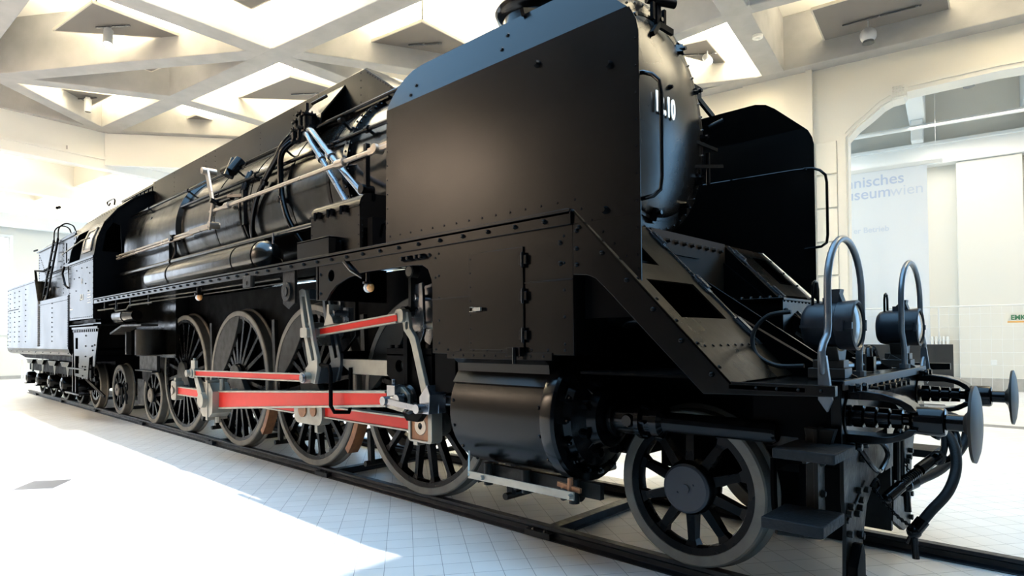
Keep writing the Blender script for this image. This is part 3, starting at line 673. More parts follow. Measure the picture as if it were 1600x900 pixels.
mb = MB(); mb.bar((6.40,-1.36,.945),(6.84,-1.33,.905),.03,.05); mb.cyl((6.40,-1.39,.945),(6.40,-1.25,.945),.04,14); mb.cyl((6.84,-1.37,.905),(6.84,-1.18,.905),.04,14); P_(mb,'union_link',BSTEEL)
mb = MB(); mb.box(6.76,6.93,-1.20,-1.12,.86,1.06); mb.prism([(6.80,1.0),(6.90,1.10),(6.94,1.02),(6.92,.86),(6.80,.86)],'y',-1.30,-1.12); P_(mb,'link_bracket',BSTEEL,bevel=.004)
mb = MB(); mb.box(6.38,6.50,-1.33,-1.22,.92,1.08); mb.cyl((6.42,-1.28,1.08),(6.42,-1.28,1.13),.02,8); P_(mb,'link_clevis',BSTEEL,bevel=.004)
# crosshead and guide
xh = [(6.17,1.35),(6.82,1.35),(6.82,1.08),(6.70,1.02),(6.70,.84),(6.62,.76),(6.46,.76),(6.38,.84),(6.38,1.02),(6.17,1.16)]
mb = MB(); mb.prism(xh,'y',-1.18,-1.12,[arc(6.36,1.24,.055,360,15,20),arc(6.64,1.24,.05,360,15,20)]); mb.prism(xh,'y',-1.0,-.94); mb.box(6.17,6.82,-1.18,-.94,1.33,1.40); mb.box(6.46,6.52,-1.21,-1.10,1.05,1.55)
for k in range(6): mb.cyl((6.22+k*.11,-1.15,1.40),(6.22+k*.11,-1.15,1.43),.022,6)
co = P_(mb,'crosshead',DARK,bevel=.005)
mb = MB(); mb.lathe([(.001,-.05),(.05,-.05),(.06,-.04),(.06,0),(.11,0),(.13,.02),(.13,.05)],(XP[0]+.04,-1.24,XP[1]),'y',32); mb.build('gudgeon_boss', BLK, co)
mb = MB(); mb.cyl((XP[0]+.04,-1.35,XP[1]+.005),(XP[0]+.04,-1.28,XP[1]+.005),.045,16); mb.cyl((XP[0]-.05,-1.32,XP[1]+.005),(XP[0]+.03,-1.32,XP[1]+.005),.03,12); mb.build('gudgeon_pin', BSTEEL, co)
mb = MB(); mb.prism([(5.24,1.285),(6.98,1.285),(6.98,1.135),(5.48,1.135),(5.36,1.19),(5.24,1.25)],'y',-1.11,-1.01); P_(mb,'guide_bar',STEEL,bevel=.006)
mb = MB(); mb.box(5.10,5.30,-1.12,-.60,1.20,1.36); P_(mb,'guide_bracket',DARK)
mb = MB(); mb.box(6.95,7.20,-1.25,-.8,1.05,1.36); P_(mb,'guide_bracket',DARK)
mb = MB(); mb.cyl((6.70,-1.05,.95),(7.5,-1.05,.95),.045,16); P_(mb,'piston_rod',BSTEEL)
# black stirrup around the main rod
mb = MB(); mb.tube([(5.18,-1.34,1.24),(5.46,-1.35,1.22),(5.50,-1.36,1.16),(5.50,-1.36,.84),(5.53,-1.34,.78),(5.50,-1.16,.76),(5.47,-1.12,.82),(5.47,-1.12,1.2)],.020,8); P_(mb,'rod_guard',DARK)

# ---------------- cylinders, casing plates
def cyl_jacket(s):
    mb = MB(); R = .43; cy, cz = -1.05, .95
    prof = [(-1.475,1.36),(-1.40,1.30),(-1.395,1.24),(-1.45,1.16)]+[(cy+R*cos(rad(a)), cz+R*sin(rad(a))) for a in range(152,352,8)]+[(-.62,1.36)]
    mb.prism(prof,'x',7.40,8.30)
    for a in (170,195,220,245):
        for x in (7.43,8.27): mb.rivet((x,cy+R*cos(rad(a)),cz+R*sin(rad(a))),(0,cos(rad(a)),sin(rad(a))),.014,.010)
    if s > 0: mb.mirror()
    o = P_(mb,'cylinder_jacket',PLATE)
    mb = MB(); mb.lathe([(.43,0),(.45,.0),(.455,.03),(.455,.09),(.44,.11),(.385,.12),(.36,.10),(.33,.16),(.22,.20),(.20,.26),(.16,.27),(.001,.27)],(8.30,cy,cz),'x',56)
    for k in range(16):
        g = 2*PI*k/16; y, z = cy+.375*cos(g), cz+.375*sin(g); mb.cyl((8.41,y,z),(8.455,y,z),.024,6); mb.cyl((8.455,y,z),(8.475,y,z),.013,8)
    for k in range(8):
        g = 2*PI*(k+.5)/8; y, z = cy+.25*cos(g), cz+.25*sin(g); mb.cyl((8.45,y,z),(8.53,y,z),.03,8); mb.bar((8.43,cy+.33*cos(g+.4),cz+.33*sin(g+.4)),(8.49,cy+.2*cos(g+.4),cz+.2*sin(g+.4)),.03,.04)
    if s > 0: mb.mirror()
    P_(mb,'cylinder_cover',BLK)
    mb = MB(); mb.lathe([(.001,0),(.10,0),(.10,.06),(.125,.07),(.125,.10),(.10,.11),(.10,.26),(.12,.27),(.12,.30),(.09,.31),(.09,.36),(.105,.37),(.105,.42),(.07,.44),(.062,.46),(.062,1.10),(.05,1.12),(.001,1.12)],(8.52,cy,cz),'x',32)
    for k in range(6): g = 2*PI*k/6; mb.cyl((8.79,cy+.10*cos(g),cz+.10*sin(g)),(8.86,cy+.10*cos(g),cz+.10*sin(g)),.014,6)
    mb.lathe([(.001,-.02),(.035,-.02),(.045,0),(.045,.03)],(8.74,cy-.10,cz),'y',20)
    if s > 0: mb.mirror()
    P_(mb,'tail_rod_sleeve',BLK)
for s in (-1,1): cyl_jacket(s)
pan = [(5.47,1.86),(5.63,1.85),(5.70,1.92),(5.80,1.98),(6.02,2.04),(6.27,2.07),(6.93,2.07),(7.08,2.06),(7.15,2.02),(7.19,1.94),(7.20,1.84),(7.20,1.37),(8.57,1.37),(8.57,2.20),(5.47,2.20)]
diag = [(8.57,2.27),(9.57,1.25),(10.06,1.25),(10.06,1.20),(9.42,1.18),(8.79,1.79),(8.74,1.835),(8.68,1.86),(8.57,1.87)]
def side_plates(s):
    mb = MB(); mb.prism(pan,'y',-1.48,-1.455,[arc(5.72,2.08,.055,360,20,18)])
    for x,z in [(7.28,1.45+i*.17) for i in range(5)]+[(8.50,1.44+i*.17) for i in range(5)]+[(7.24+i*.14,1.40) for i in range(10)]+[(7.24,2.1),(7.24,1.95)]: mb.rivet((x,-1.48,z),(0,-1,0),.011,.008)
    for x in (6.86,6.94,7.04,7.10): mb.rivet((x,-1.48,2.125),(0,-1,0),.026,.05,10)
    for x,z in ((5.53,1.92),(5.53,2.1),(7.17,2.13),(8.47,2.08),(8.47,1.95)): mb.rivet((x,-1.48,z),(0,-1,0),.018,.016,8)
    if s > 0: mb.mirror()
    po = P_(mb,'valve_casing_plate',PLATE,bevel=.003)
    mb = MB(); mb.prism([(7.63,1.40),(8.16,1.40),(8.16,2.09),(7.63,2.09)],'y',-1.492,-1.48)
    for i in range(7): mb.rivet((7.645,-1.492,1.45+i*.1),(0,-1,0),.007,.005)
    for z in (1.50,1.76,2.0): mb.cyl((8.165,-1.50,z-.05),(8.165,-1.50,z+.05),.014,8); mb.box(8.13,8.20,-1.505,-1.49,z-.03,z+.03)
    if s > 0: mb.mirror()
    do = mb.build('access_door', PLATE, po, bevel=.003)
    mb = MB(); mb.box(7.67,7.78,-1.525,-1.51,1.675,1.70); mb.box(7.67,7.70,-1.525,-1.49,1.67,1.705)
    if s > 0: mb.mirror()
    mb.build('door_handle', STEEL, po)
    mb = MB(); mb.box(7.20,7.63,-1.487,-1.48,1.78,1.79); mb.box(8.16,8.57,-1.487,-1.48,1.84,1.85); mb.box(7.38,8.40,-1.49,-1.47,1.335,1.385)
    for i in range(9): mb.rivet((7.45+i*.11,-1.49,1.36),(0,-1,0),.010,.008)
    mb.box(8.04,8.16,-1.53,-1.48,1.36,1.42); mb.cyl((8.12,-1.54,1.31),(8.12,-1.54,1.42),.015,8)
    if s > 0: mb.mirror()
    mb.build('cover_strip', PLATE, po, bevel=.002)
    mb = MB(); mb.prism(diag,'y',-1.48,-1.44)
    n = 6
    for i in range(n):
        x = 8.62+i*.17; z = 2.16-(x-8.62)*1.03; mb.rivet((x,-1.48,z),(0,-1,0),.016,.018,8)
    for z in (1.93,2.03,2.14): mb.rivet((8.60,-1.48,z),(0,-1,0),.016,.016,8)
    for x in (9.70,9.80,9.9,10.0): mb.rivet((x,-1.48,1.225),(0,-1,0),.010,.01)
    if s > 0: mb.mirror()
    P_(mb,'front_side_frame',PLATE,bevel=.004)
for s in (-1,1): side_plates(s)
mb = MB()
for s in (-1,1): mb.box(7.22,8.55,min(s*.62,s*1.455),max(s*.62,s*1.455),1.37,2.18)
PS_(mb,'valve_chest',DARK,smooth=False)
mb = MB(); mb.cyl((8.55,-1.02,1.62),(8.92,-1.02,1.62),.095,24); mb.cyl((8.55,-1.02,1.62),(8.60,-1.02,1.62),.14,24); mb.cyl((8.55,1.02,1.62),(8.92,1.02,1.62),.095,24); PS_(mb,'valve_chest_cover',BLK)
# drain cocks and guard strip below the cylinder
mb = MB(); mb.bar((7.60,-1.48,.50),(8.56,-1.48,.50),.012,.05); mb.bar((7.60,-1.48,.48),(7.52,-1.40,.64),.012,.05); mb.rivet((7.75,-1.486,.50),(0,-1,0),.02,.02); mb.rivet((8.54,-1.486,.50),(0,-1,0),.02,.03,8); P_(mb,'drain_linkage_strip',STEEL,label='bright steel strip under the cylinder')
mb = MB()
for x in (7.62,8.0,8.42): mb.cyl((x,-1.30,.40),(x,-1.30,.56),.035,12); mb.cyl((x,-1.42,.46),(x,-1.2,.46),.022,10)
mb.cyl((8.0,-1.0,.38),(8.25,-1.0,.38),.06,16); mb.box(7.6,8.6,-1.26,-1.22,.44,.54); P_(mb,'drain_cocks',GREYP)
mb = MB(); mb.bar((8.40,-1.44,.55),(8.58,-1.44,.53),.02,.03); mb.cyl((8.50,-1.44,.46),(8.50,-1.44,.60),.018,8); P_(mb,'drain_lever',BRONZE)

# ---------------- running board
mb = MB(); mb.box(-2.6,8.56,-1.50,-.75,2.25,2.275); mb.box(-2.6,8.56,.75,1.50,2.25,2.275); PS_(mb,'running_board',PLATE,smooth=False)
mb = MB()
for s in (-1,1):
    y0, y1 = sorted((s*1.50, s*1.475))
    mb.box(-2.6,8.57,y0,y1,2.185,2.275); mb.box(-2.6,8.57,min(s*1.51,s*1.44),max(s*1.51,s*1.44),2.262,2.282)
    for i in range(42): mb.rivet((-2.3+i*.26,s*1.50,2.225),(0,s,0),.018,.022,8)
PS_(mb,'valance',PLATE,bevel=.003)
mb = MB(); mb.cyl((-1.9,-1.42,2.14),(4.6,-1.42,2.14),.012,6); mb.cyl((-.9,-1.36,2.10),(5.2,-1.36,2.10),.009,6)
mb.tube([(-2.3,-1.5,2.05),(-1.3,-1.5,2.05),(-1.2,-1.5,2.0),(-.6,-1.5,2.0),(-.45,-1.5,2.06),(.7,-1.5,2.06)],.012,6)
for x in (-1.9,-1.2,-.4,.5): mb.box(x-.01,x+.01,-1.5,-1.48,2.03,2.2)
P_(mb,'lubrication_pipes',GREYP)
mb = MB(); mb.prism([(4.72,1.86),(4.85,1.80),(4.98,1.86),(4.98,2.2),(4.72,2.2)],'y',-1.46,-1.43); mb.cyl((4.84,-1.49,1.98),(4.84,-1.43,1.98),.10,18); mb.cyl((4.84,-1.50,1.98),(4.84,-1.49,1.98),.05,18)
P_(mb,'bracket_plate',GREYP,bevel=.004)
mb = MB(); mb.box(3.95,4.15,-1.55,-1.50,2.07,2.2); mb.rivet((4.05,-1.55,2.12),(0,-1,0),.03,.01,8); P_(mb,'valance_clip',GREYP,bevel=.004)
mb = MB(); mb.prism([(5.16,1.30),(5.45,1.52),(5.45,2.2),(5.10,2.2),(5.10,1.84)],'y',-1.05,-1.01); mb.box(5.44,5.50,-1.48,-.7,1.86,2.2); P_(mb,'motion_bracket',PLATE,bevel=.004)

# ---------------- boiler
ZC = 3.29
mb = MB(); mb.lathe([(.001,-2.60),(1.02,-2.60),(1.02,.20),(.97,.24),(.95,.26),(.95,5.12),(.93,5.14),(.93,8.20),(.001,8.20)],(0,0,ZC),'x',96); P_(mb,'boiler_barrel',BOIL)
mb = MB(); mb.box(-2.55,-.1,-1.02,-.3,2.3,3.3); mb.box(-2.55,-.1,.3,1.02,2.3,3.3); mb.prism([(-.98,3.3),(-.98,2.3),(.98,2.3),(.98,3.3)],'x',-2.55,-.02); mb.box(-2.4,-.3,-.85,.85,1.2,2.3); P_(mb,'firebox',BOIL)
for x in (.30,1.55,2.75,3.85,4.75):
    mb = MB(); mb.lathe([(.95,-.03),(.957,-.03),(.957,.03),(.95,.03)],(x,0,ZC),'x',72); P_(mb,'cladding_band',BLK)
mb = MB(); mb.lathe([(.93,-.045),(.985,-.045),(.985,.045),(.93,.045)],(5.14,0,ZC),'x',96)
for k in range(64): g = 2*PI*k/64; mb.rivet((5.185,.962*cos(g),ZC+.962*sin(g)),(1,0,0),.016,.02); mb.rivet((5.14,.985*cos(g),ZC+.985*sin(g)),(0,cos(g),sin(g)),.014,.012)
P_(mb,'smokebox_flange',BLK)
mb = MB()
for a in (145,152,160):
    for x in (5.7,5.85,6.0): mb.rivet((x+(a-150)*.01,.93*cos(rad(a)),ZC+.93*sin(rad(a))),(0,cos(rad(a)),sin(rad(a))),.03,.01,10)
P_(mb,'washout_plugs',DARK)
# smokebox front, ring, door
mb = MB(); mb.lathe([(.93,0),(.955,0),(.955,.05),(.93,.06),(.90,.07),(.001,.07)],(8.19,0,ZC),'x',96)
for k in range(48): g = 2*PI*k/48; mb.rivet((8.26,.915*cos(g),ZC+.915*sin(g)),(1,0,0),.012,.008)
P_(mb,'smokebox_front',DOORM)
mb = MB(); mb.lathe([(.80,0),(.82,.015),(.80,.035),(.74,.06),(.60,.10),(.42,.135),(.22,.155),(.001,.16)],(8.255,0,ZC),'x',80); mb.lathe([(.82,0),(.845,0),(.845,.02),(.82,.025)],(8.255,0,ZC),'x',80)
dr = P_(mb,'smokebox_door',DOORM)
for k in range(12):
    g = rad(-58+k*29.5); mb = MB(); c, s_ = cos(g), sin(g)
    mb.bar((8.29,.86*c,ZC+.86*s_),(8.32,.76*c,ZC+.76*s_),.06,.035); mb.cyl((8.28,.80*c,ZC+.80*s_),(8.37,.80*c,ZC+.80*s_),.018,8); mb.box(8.27,8.30,.86*c-.02,.86*c+.02,ZC+.86*s_-.02,ZC+.86*s_+.02)
    mb.build('door_clamp', BLK, dr)
mb = MB(); mb.bar((8.30,.55,ZC-.30),(8.44,.93,ZC-.25),.02,.03); mb.bar((8.30,.50,ZC-.05),(8.40,.90,ZC-.10),.02,.03); mb.cyl((8.30,.93,ZC-.4),(8.30,.93,ZC-.1),.02,10); mb.cyl((8.30,.95,ZC+.15),(8.42,1.0,ZC+.2),.02,10); mb.build('door_hinge', BLK, dr)
# number
def doorx(y, z):
    rr = math.hypot(y, z-ZC); return 8.255+.16*(1-(rr/.80)**2)
text_mesh('12.10', .215, WHITEP, dr, frame3((8.428,-.235,3.27), (0,1,-.03), (.0,.02,1)), .60, .004, 'number', 'white number 12.10', .010, 1.12)
mb = MB(); mb.rivet((8.41,.03,3.52),(1,0,0),.022,.03,10); mb.rivet((8.36,.34,3.30),(1,0,0),.018,.02,8); mb.build('door_stud', DARK, dr)
# lamp bracket on top
mb = MB(); mb.cyl((8.30,-.12,4.235),(8.42,.12,4.235),.035,12); mb.bar((8.34,-.02,4.23),(8.34,-.02,4.02),.03,.06); mb.bar((8.34,.0,4.06),(8.36,-.14,3.92),.03,.04); mb.bar((8.34,.0,4.05),(8.36,.18,4.04),.03,.05); mb.cyl((8.2,-.25,4.27),(8.35,.05,4.27),.012,8); mb.bar((8.34,-.10,4.2),(8.34,-.10,4.06),.03,.03); mb.bar((8.34,.08,4.2),(8.34,.08,4.08),.03,.03)
P_(mb,'top_lamp_bracket',DARK)
mb = MB(); mb.bar((8.10,.62,3.99),(8.12,1.43,3.70),.03,.05); mb.box(8.02,8.12,.70,1.18,3.80,3.93); P_(mb,'deflector_stay',PLATE)
mb = MB(); mb.bar((8.10,-.62,3.99),(8.12,-1.43,3.70),.03,.05); P_(mb,'deflector_stay',PLATE)
# chimney
mb = MB(); mb.lathe([(.50,.0),(.36,.06),(.33,.12),(.33,.36),(.38,.40),(.40,.45),(.38,.48),(.30,.48),(.29,.1)],(7.0,0,ZC+.88),'z',48); P_(mb,'chimney',BLK)
# box casing along the boiler top
prof = [(-.50,4.0),(-.50,4.615),(-.47,4.635),(.47,4.635),(.50,4.615),(.50,4.0)]
mb = MB(); vs = [(x,y,z) for x in (-2.63,4.80) for y,z in prof]; n = 6
mb.add(vs, [(i,(i+1)%n,n+(i+1)%n,n+i) for i in range(n)]+[tuple(range(n))])
nose = [(4.80,-.50,4.0),(4.80,-.50,4.615),(4.80,-.47,4.635),(4.80,.47,4.635),(4.80,.50,4.615),(4.80,.50,4.0),(5.36,-.50,4.05),(5.36,-.50,4.24),(5.36,.50,4.24),(5.36,.50,4.05)]
mb.add(nose, [(0,6,7,1),(1,7,2),(2,7,8,3),(3,8,4),(4,8,9,5),(6,9,8,7)])
for x in (-2.5,-1.45,.05,.45,2.1,3.1,3.75,4.72):
    for k in range(6): mb.rivet((x,-.50,4.16+k*.085),(0,-1,0),.009,.006)
for k in range(10): mb.rivet((4.86+k*.05,-.50,4.55-k*.033),(0,-1,0),.009,.006)
P_(mb,'top_casing',PLATE,bevel=.004)
mb = MB(); mb.box(-2.63,5.3,-.53,-.50,4.135,4.165); mb.box(-2.63,5.3,.50,.53,4.135,4.165); P_(mb,'casing_edge_strip',BLK)
# feed-water inlet hood at the shoulder
mb = MB(); mb.add([(3.80,-.50,4.56),(4.38,-.50,4.55),(4.38,-.82,4.12),(3.80,-.82,4.12),(4.38,-.84,3.97),(3.80,-.84,3.97)],[(0,1,2,3),(3,2,4,5)])
mb.add([(3.80,-.50,4.56),(3.80,-.82,4.12),(3.80,-.84,3.97),(3.80,-.50,4.08)],[(0,1,2,3)])
o = P_(mb,'inlet_hood',PLATE,smooth=False); sm = o.modifiers.new('thickness','SOLIDIFY'); sm.thickness = .02
# valves, fittings
mb = MB()
for x,y,z,rr,h in ((4.02,-.90,3.98,.09,.16),(4.18,-.92,4.02,.10,.18),(4.08,-.98,3.88,.06,.10),(4.32,-.94,3.98,.09,.17),(4.24,-1.0,3.86,.05,.1)):
    mb.cyl((x,y,z-h/2),(x,y,z+h/2),rr*.75,12); mb.cyl((x,y,z+h/2),(x,y,z+h/2+.02),rr,12); mb.cyl((x,y,z-h/2-.02),(x,y,z-h/2),rr,12)
    for k in range(6): g = k*PI/3; mb.cyl((x+rr*.8*cos(g),y+rr*.8*sin(g),z+h/2),(x+rr*.8*cos(g),y+rr*.8*sin(g),z+h/2+.045),.010,6)
mb.cyl((3.95,-.95,3.92),(4.4,-.95,3.92),.04,10); mb.cyl((4.0,-.7,4.05),(4.0,-.98,3.95),.04,10); mb.cyl((4.02,-.8,4.0),(4.02,-.8,4.34),.02,8); mb.cyl((4.05,-.75,4.34),(4.30,-.70,4.38),.02,8)
P_(mb,'feed_valves',BLK)
for pts in ([(4.30,-.98,3.86),(4.44,-1.02,3.80),(4.58,-1.04,3.66),(4.74,-1.04,3.50),(5.0,-1.04,3.22),(5.3,-1.05,2.90)],[(4.38,-.98,3.88),(4.52,-1.02,3.84),(4.70,-1.04,3.70),(4.95,-1.05,3.48),(5.30,-1.05,3.18),(5.65,-1.05,2.88),(5.95,-1.05,2.6)]):
    mb = MB(); mb.tube(smoothpts(pts),.032,12); mb.cyl(pts[3],Vector(pts[3])+(Vector(pts[4])-Vector(pts[3])).normalized()*.07,.048,12); P_(mb,'feed_pipe',BSTEEL)
for pts in ([(3.95,-.9,4.0),(3.78,-.98,3.86),(3.62,-1.0,3.70),(3.32,-1.0,3.50),(3.05,-1.0,3.25),(2.85,-.95,2.9),(2.82,-.8,2.5)],[(3.92,-.9,3.9),(3.78,-1.0,3.75),(3.74,-1.0,3.5),(3.78,-1.0,3.2),(3.9,-.97,2.9),(4.05,-.85,2.6)]):
    mb = MB(); mb.tube(smoothpts(pts),.036,12); mb.cyl(pts[3],Vector(pts[3])+Vector((-.03,0,-.05)),.052,12); P_(mb,'sand_pipe',BLK)
mb = MB(); ps = [(.975*cos(rad(a)),ZC+.975*sin(rad(a))) for a in (150,165,180,195,210)]
for x in (2.52,2.60): mb.tube(smoothpts([(x+(k-1)*.0,p[0],p[1]) for k,p in enumerate(ps)]),.022,8)
P_(mb,'bent_pipe',BLK)
# handrails and rods along the boiler
def rail_along(name, y, z, x0, x1, r, mt, brk, kink=None):
    mb = MB(); mb.tube([(x0,y,z),(x1,y,z)] if not kink else kink, r, 10)
    for x in brk:
        mb.cyl((x-.03,y,z),(x+.03,y,z),r*1.7,10); g = math.atan2(z-ZC, y); mb.cyl((x,y,z),(x,.93*cos(g),ZC+.93*sin(g)),r*.8,8)
    return P_(mb,name,mt)
rail_along('boiler_handrail', -.90, 3.875, 0, 0, .019, BLK, (-1.5,.4,2.2,3.6,4.95), [(-2.55,-.90,3.875),(2.55,-.90,3.875),(2.60,-.90,3.895),(4.28,-.90,3.895),(4.38,-.90,3.93),(6.6,-.90,3.93)])
rail_along('cable_conduit', -.93, 3.64, -2.55, 6.6, .022, BLK, (-1.2,1.4,2.9,4.4,5.5))
mb = MB(); mb.tube([(1.97,-1.15,3.27),(6.3,-1.15,3.28)],.023,12)
mb.cyl((5.28,-1.15,3.275),(5.42,-1.15,3.275),.045,12); mb.cyl((2.50,-1.15,3.27),(2.62,-1.15,3.27),.045,12); mb.bar((5.85,-1.15,3.28),(6.3,-1.15,3.29),.03,.065); mb.cyl((6.0,-1.2,3.28),(6.0,-1.1,3.28),.045,12)
P_(mb,'reach_rod',BAND,label='pale worn metal rod along the boiler side')
mb = MB(); mb.bar((1.78,-1.13,3.90),(1.96,-1.13,3.50),.03,.10,(0,0,1),.03,.07); mb.bar((1.96,-1.13,3.52),(2.06,-1.13,3.22),.03,.06); mb.bar((2.12,-1.17,3.42),(1.98,-1.17,3.02),.03,.06); mb.cyl((1.78,-1.2,3.88),(1.78,-1.0,3.88),.05,12); mb.cyl((2.02,-1.2,3.08),(2.02,-1.05,3.08),.05,12)
P_(mb,'reversing_lever',BAND,bevel=.004)
mb = MB(); mb.bar((1.25,-1.17,3.07),(2.06,-1.17,3.07),.03,.075); mb.tube([(-2.5,-1.15,3.085),(1.30,-1.15,3.085)],.020,10); mb.tube([(-2.5,-1.15,3.035),(1.30,-1.15,3.045)],.020,10)
P_(mb,'reversing_rod',BAND)
mb = MB(); mb.tube([(-2.5,-1.15,2.715),(5.3,-1.15,2.715)],.040,12)
mb.cyl((.36,-1.15,2.715),(.46,-1.15,2.715),.055,12); P_(mb,'ejector_pipe',BOIL)
mb = MB(); mb.tube(smoothpts([(.50,-1.15,3.08),(.52,-1.13,3.02),(.50,-1.12,2.85),(.42,-1.15,2.72)]),.022,8); mb.cyl((.48,-1.2,3.08),(.48,-1.05,3.08),.05,10); mb.cyl((.42,-1.15,3.08),(.56,-1.15,3.08),.05,10); P_(mb,'pipe_bracket',BLK)
mb = MB(); mb.cyl((2.15,-1.0,3.34),(2.15,-1.22,3.40),.035,12); mb.cyl((2.05,-1.12,3.40),(2.45,-1.05,3.42),.045,14); mk = mb; mb = MB(); mb.cyl((2.0,-.98,3.86),(2.35,-.92,3.90),.06,12); mb.cyl((2.2,-1.0,3.75),(2.2,-.9,4.0),.07,12); mb.cyl((2.3,-1.0,3.8),(2.32,-.88,3.98),.075,12); P_(mb,'check_valve',BLK); mb = mk
mb.bar((2.45,-1.1,3.42),(2.75,-1.0,3.40),.04,.04); mb.bar((2.75,-1.02,3.46),(2.78,-1.02,3.0),.05,.06); P_(mb,'reverser_bracket',BLK)
mb = MB(); mb.prism([(5.45,3.30),(5.75,3.34),(5.74,3.08),(5.60,3.22),(5.45,3.24)],'y',-1.12,-1.08); mb.bar((5.74,-1.10,3.40),(5.74,-1.10,2.95),.05,.05); mb.cyl((5.72,-1.16,2.95),(5.72,-1.02,2.95),.05,12); P_(mb,'rod_bracket',BLK,bevel=.004)
# air reservoir on the running board
mb = MB(); mb.lathe([(.001,-.18),(.07,-.17),(.14,-.12),(.185,-.03),(.19,0),(.19,3.85),(.185,3.9),(.14,4.0),(.07,4.05),(.001,4.06)],(-.02,-1.22,2.465),'x',40)
rs = P_(mb,'air_reservoir',BOIL)
for x in (.95,3.25,3.82): mb = MB(); mb.lathe([(.192,-.015),(.198,-.015),(.198,.015),(.192,.015)],(x,-1.22,2.465),'x',40); mb.build('strap', BLK, rs)
mb = MB(); mb.cyl((4.0,-1.22,2.6),(4.0,-1.22,2.72),.012,8); mb.build('valve', BSTEEL, rs)
# lubricator box
mb = MB(); bx0, bx1 = 5.11, 6.00
pr = [(-1.35,2.40),(-1.35,2.73)]+[(-1.23-.12*cos(rad(a)),2.73+.12*sin(rad(a))) for a in range(0,91,15)]+[(-.98,2.85),(-.98,2.28),(-1.35,2.28)]
mb.prism(pr,'x',bx0,bx1)
for k in range(5):
    for x in (bx0+.02,bx1-.02): mb.rivet((x,-1.35,2.36+k*.09),(0,-1,0),.007,.005)
for k in range(9): mb.rivet((bx1,-1.32,2.32+k*.055),(1,0,0),.007,.005)
lb = P_(mb,'lubricator_box',PLATE)
mb = MB(); mb.box(bx0-.01,bx1+.01,-1.362,-1.34,2.715,2.728)
for x in (5.28,5.52,5.76): mb.box(x-.035,x+.035,-1.39,-1.35,2.68,2.75); mb.cyl((x,-1.40,2.66),(x,-1.40,2.74),.014,8)
mb.build('lid_latches', BLK, lb)
mb = MB(); mb.box(5.05,5.66,-1.47,-1.36,2.28,2.46); mb.box(5.05,5.66,-1.47,-1.2,2.445,2.465); mb.box(5.06,5.72,-1.38,-1.36,2.28,2.42); P_(mb,'step_box',PLATE,bevel=.003)
mb = MB(); mb.cyl((5.9,-1.15,2.5),(6.2,-1.2,2.55),.015,8); mb.box(6.05,6.13,-1.3,-1.1,2.28,2.6); P_(mb,'box_fittings',DARK)
# inspection bulbs
for x, z in ((2.36,2.08),(6.28,1.965)):
    mb = MB(); mb.cyl((x,-1.44,z+.10),(x,-1.44,z+.02),.03,12); mb.cyl((x,-1.44,z+.02),(x,-1.44,z),.055,14)
    if x > 5: mb.tube([(5.97,-1.49,2.19),(6.10,-1.50,2.10),(6.22,-1.46,2.03)],.022,8)
    else: mb.cyl((x,-1.44,z+.1),(x,-1.44,2.25),.015,8)
    lp = P_(mb,'inspection_lamp',BLK)
    mb = MB(); mb.sphere((x-.015,-1.44,z-.03),.040,14,8,1.1); mb.build('glass_bulb', CLEAR, lp)
    mb = MB(); mb.sphere((x+.025,-1.44,z-.03),.034,14,8,1.2); mb.build('amber_bulb', AMBER, lp)

# ---------------- smoke deflectors
def deflector(s):
    mb = MB(); TI = .085
    low = [(6.60,2.28),(8.58,2.28),(9.06,1.80),(9.06,3.23),(9.045,3.30),(9.01,3.37),(8.985,3.395),(6.62,3.395)]
    mb.prism(low,'y',-1.484,-1.476)
    up = [(6.62,3.395),(8.985,3.395),(8.74,3.62),(8.66,3.675),(8.56,3.70),(7.02,3.70),(6.88,3.685),(6.78,3.64),(6.70,3.57),(6.64,3.47)]
    n = len(up); vs = [(x,-1.484+TI*(z-3.395)/.305,z) for x,z in up]+[(x,-1.476+TI*(z-3.395)/.305,z) for x,z in up]
    mb.add(vs, [tuple(range(n)),tuple(range(n,2*n))[::-1]]+[(i,(i+1)%n,n+(i+1)%n,n+i) for i in range(n)])
    for i in range(15): mb.rivet((6.66+i*.138,-1.484,2.335),(0,-1,0),.009,.007)
    for i in range(9): mb.rivet((9.035,-1.484,1.95+i*.155),(0,-1,0),.008,.006)
    for i in range(6): x = 8.64+i*.08; mb.rivet((x,-1.484,2.33-(x-8.58)),(0,-1,0),.009,.007)
    for i in range(8): mb.rivet((6.625,-1.484,2.45+i*.12),(0,-1,0),.007,.005)
    for x,z in ((8.30,3.27),(8.86,3.09),(8.82,2.235)): mb.rivet((x,-1.484,z),(0,-1,0),.026,.03,10)
    for x,z in ((6.98,3.52),(6.93,3.45),(7.98,3.59),(7.95,3.49)): mb.rivet((x,-1.484+TI*(z-3.395)/.305,z),(0,-1,.2),.018,.012,8)
    mb.box(8.58,9.06,-1.486,-1.484,2.185,2.189)
    if s > 0: mb.mirror()
    d = P_(mb,'smoke_deflector',PLATE)
    mb = MB(); mb.tube([(8.98,-1.44,3.01),(9.06,-1.44,3.0),(9.12,-1.44,2.97),(9.165,-1.44,2.92),(9.175,-1.44,2.85),(9.175,-1.44,2.38),(9.165,-1.44,2.31),(9.12,-1.44,2.28),(8.98,-1.44,2.27)],.0125,10)
    if s > 0: mb.tube([(9.06,-1.44,3.0),(8.9,-1.43,3.01),(8.0,-1.43,3.03)],.008,6); mb.rivet((8.3,-1.43,3.03),(0,1,0),.015,.015); mb.rivet((9.0,-1.43,3.0),(0,1,0),.015,.02)
    if s > 0: mb.mirror()
    mb.build('handrail', BLK, d)
for s in (-1,1): deflector(s)
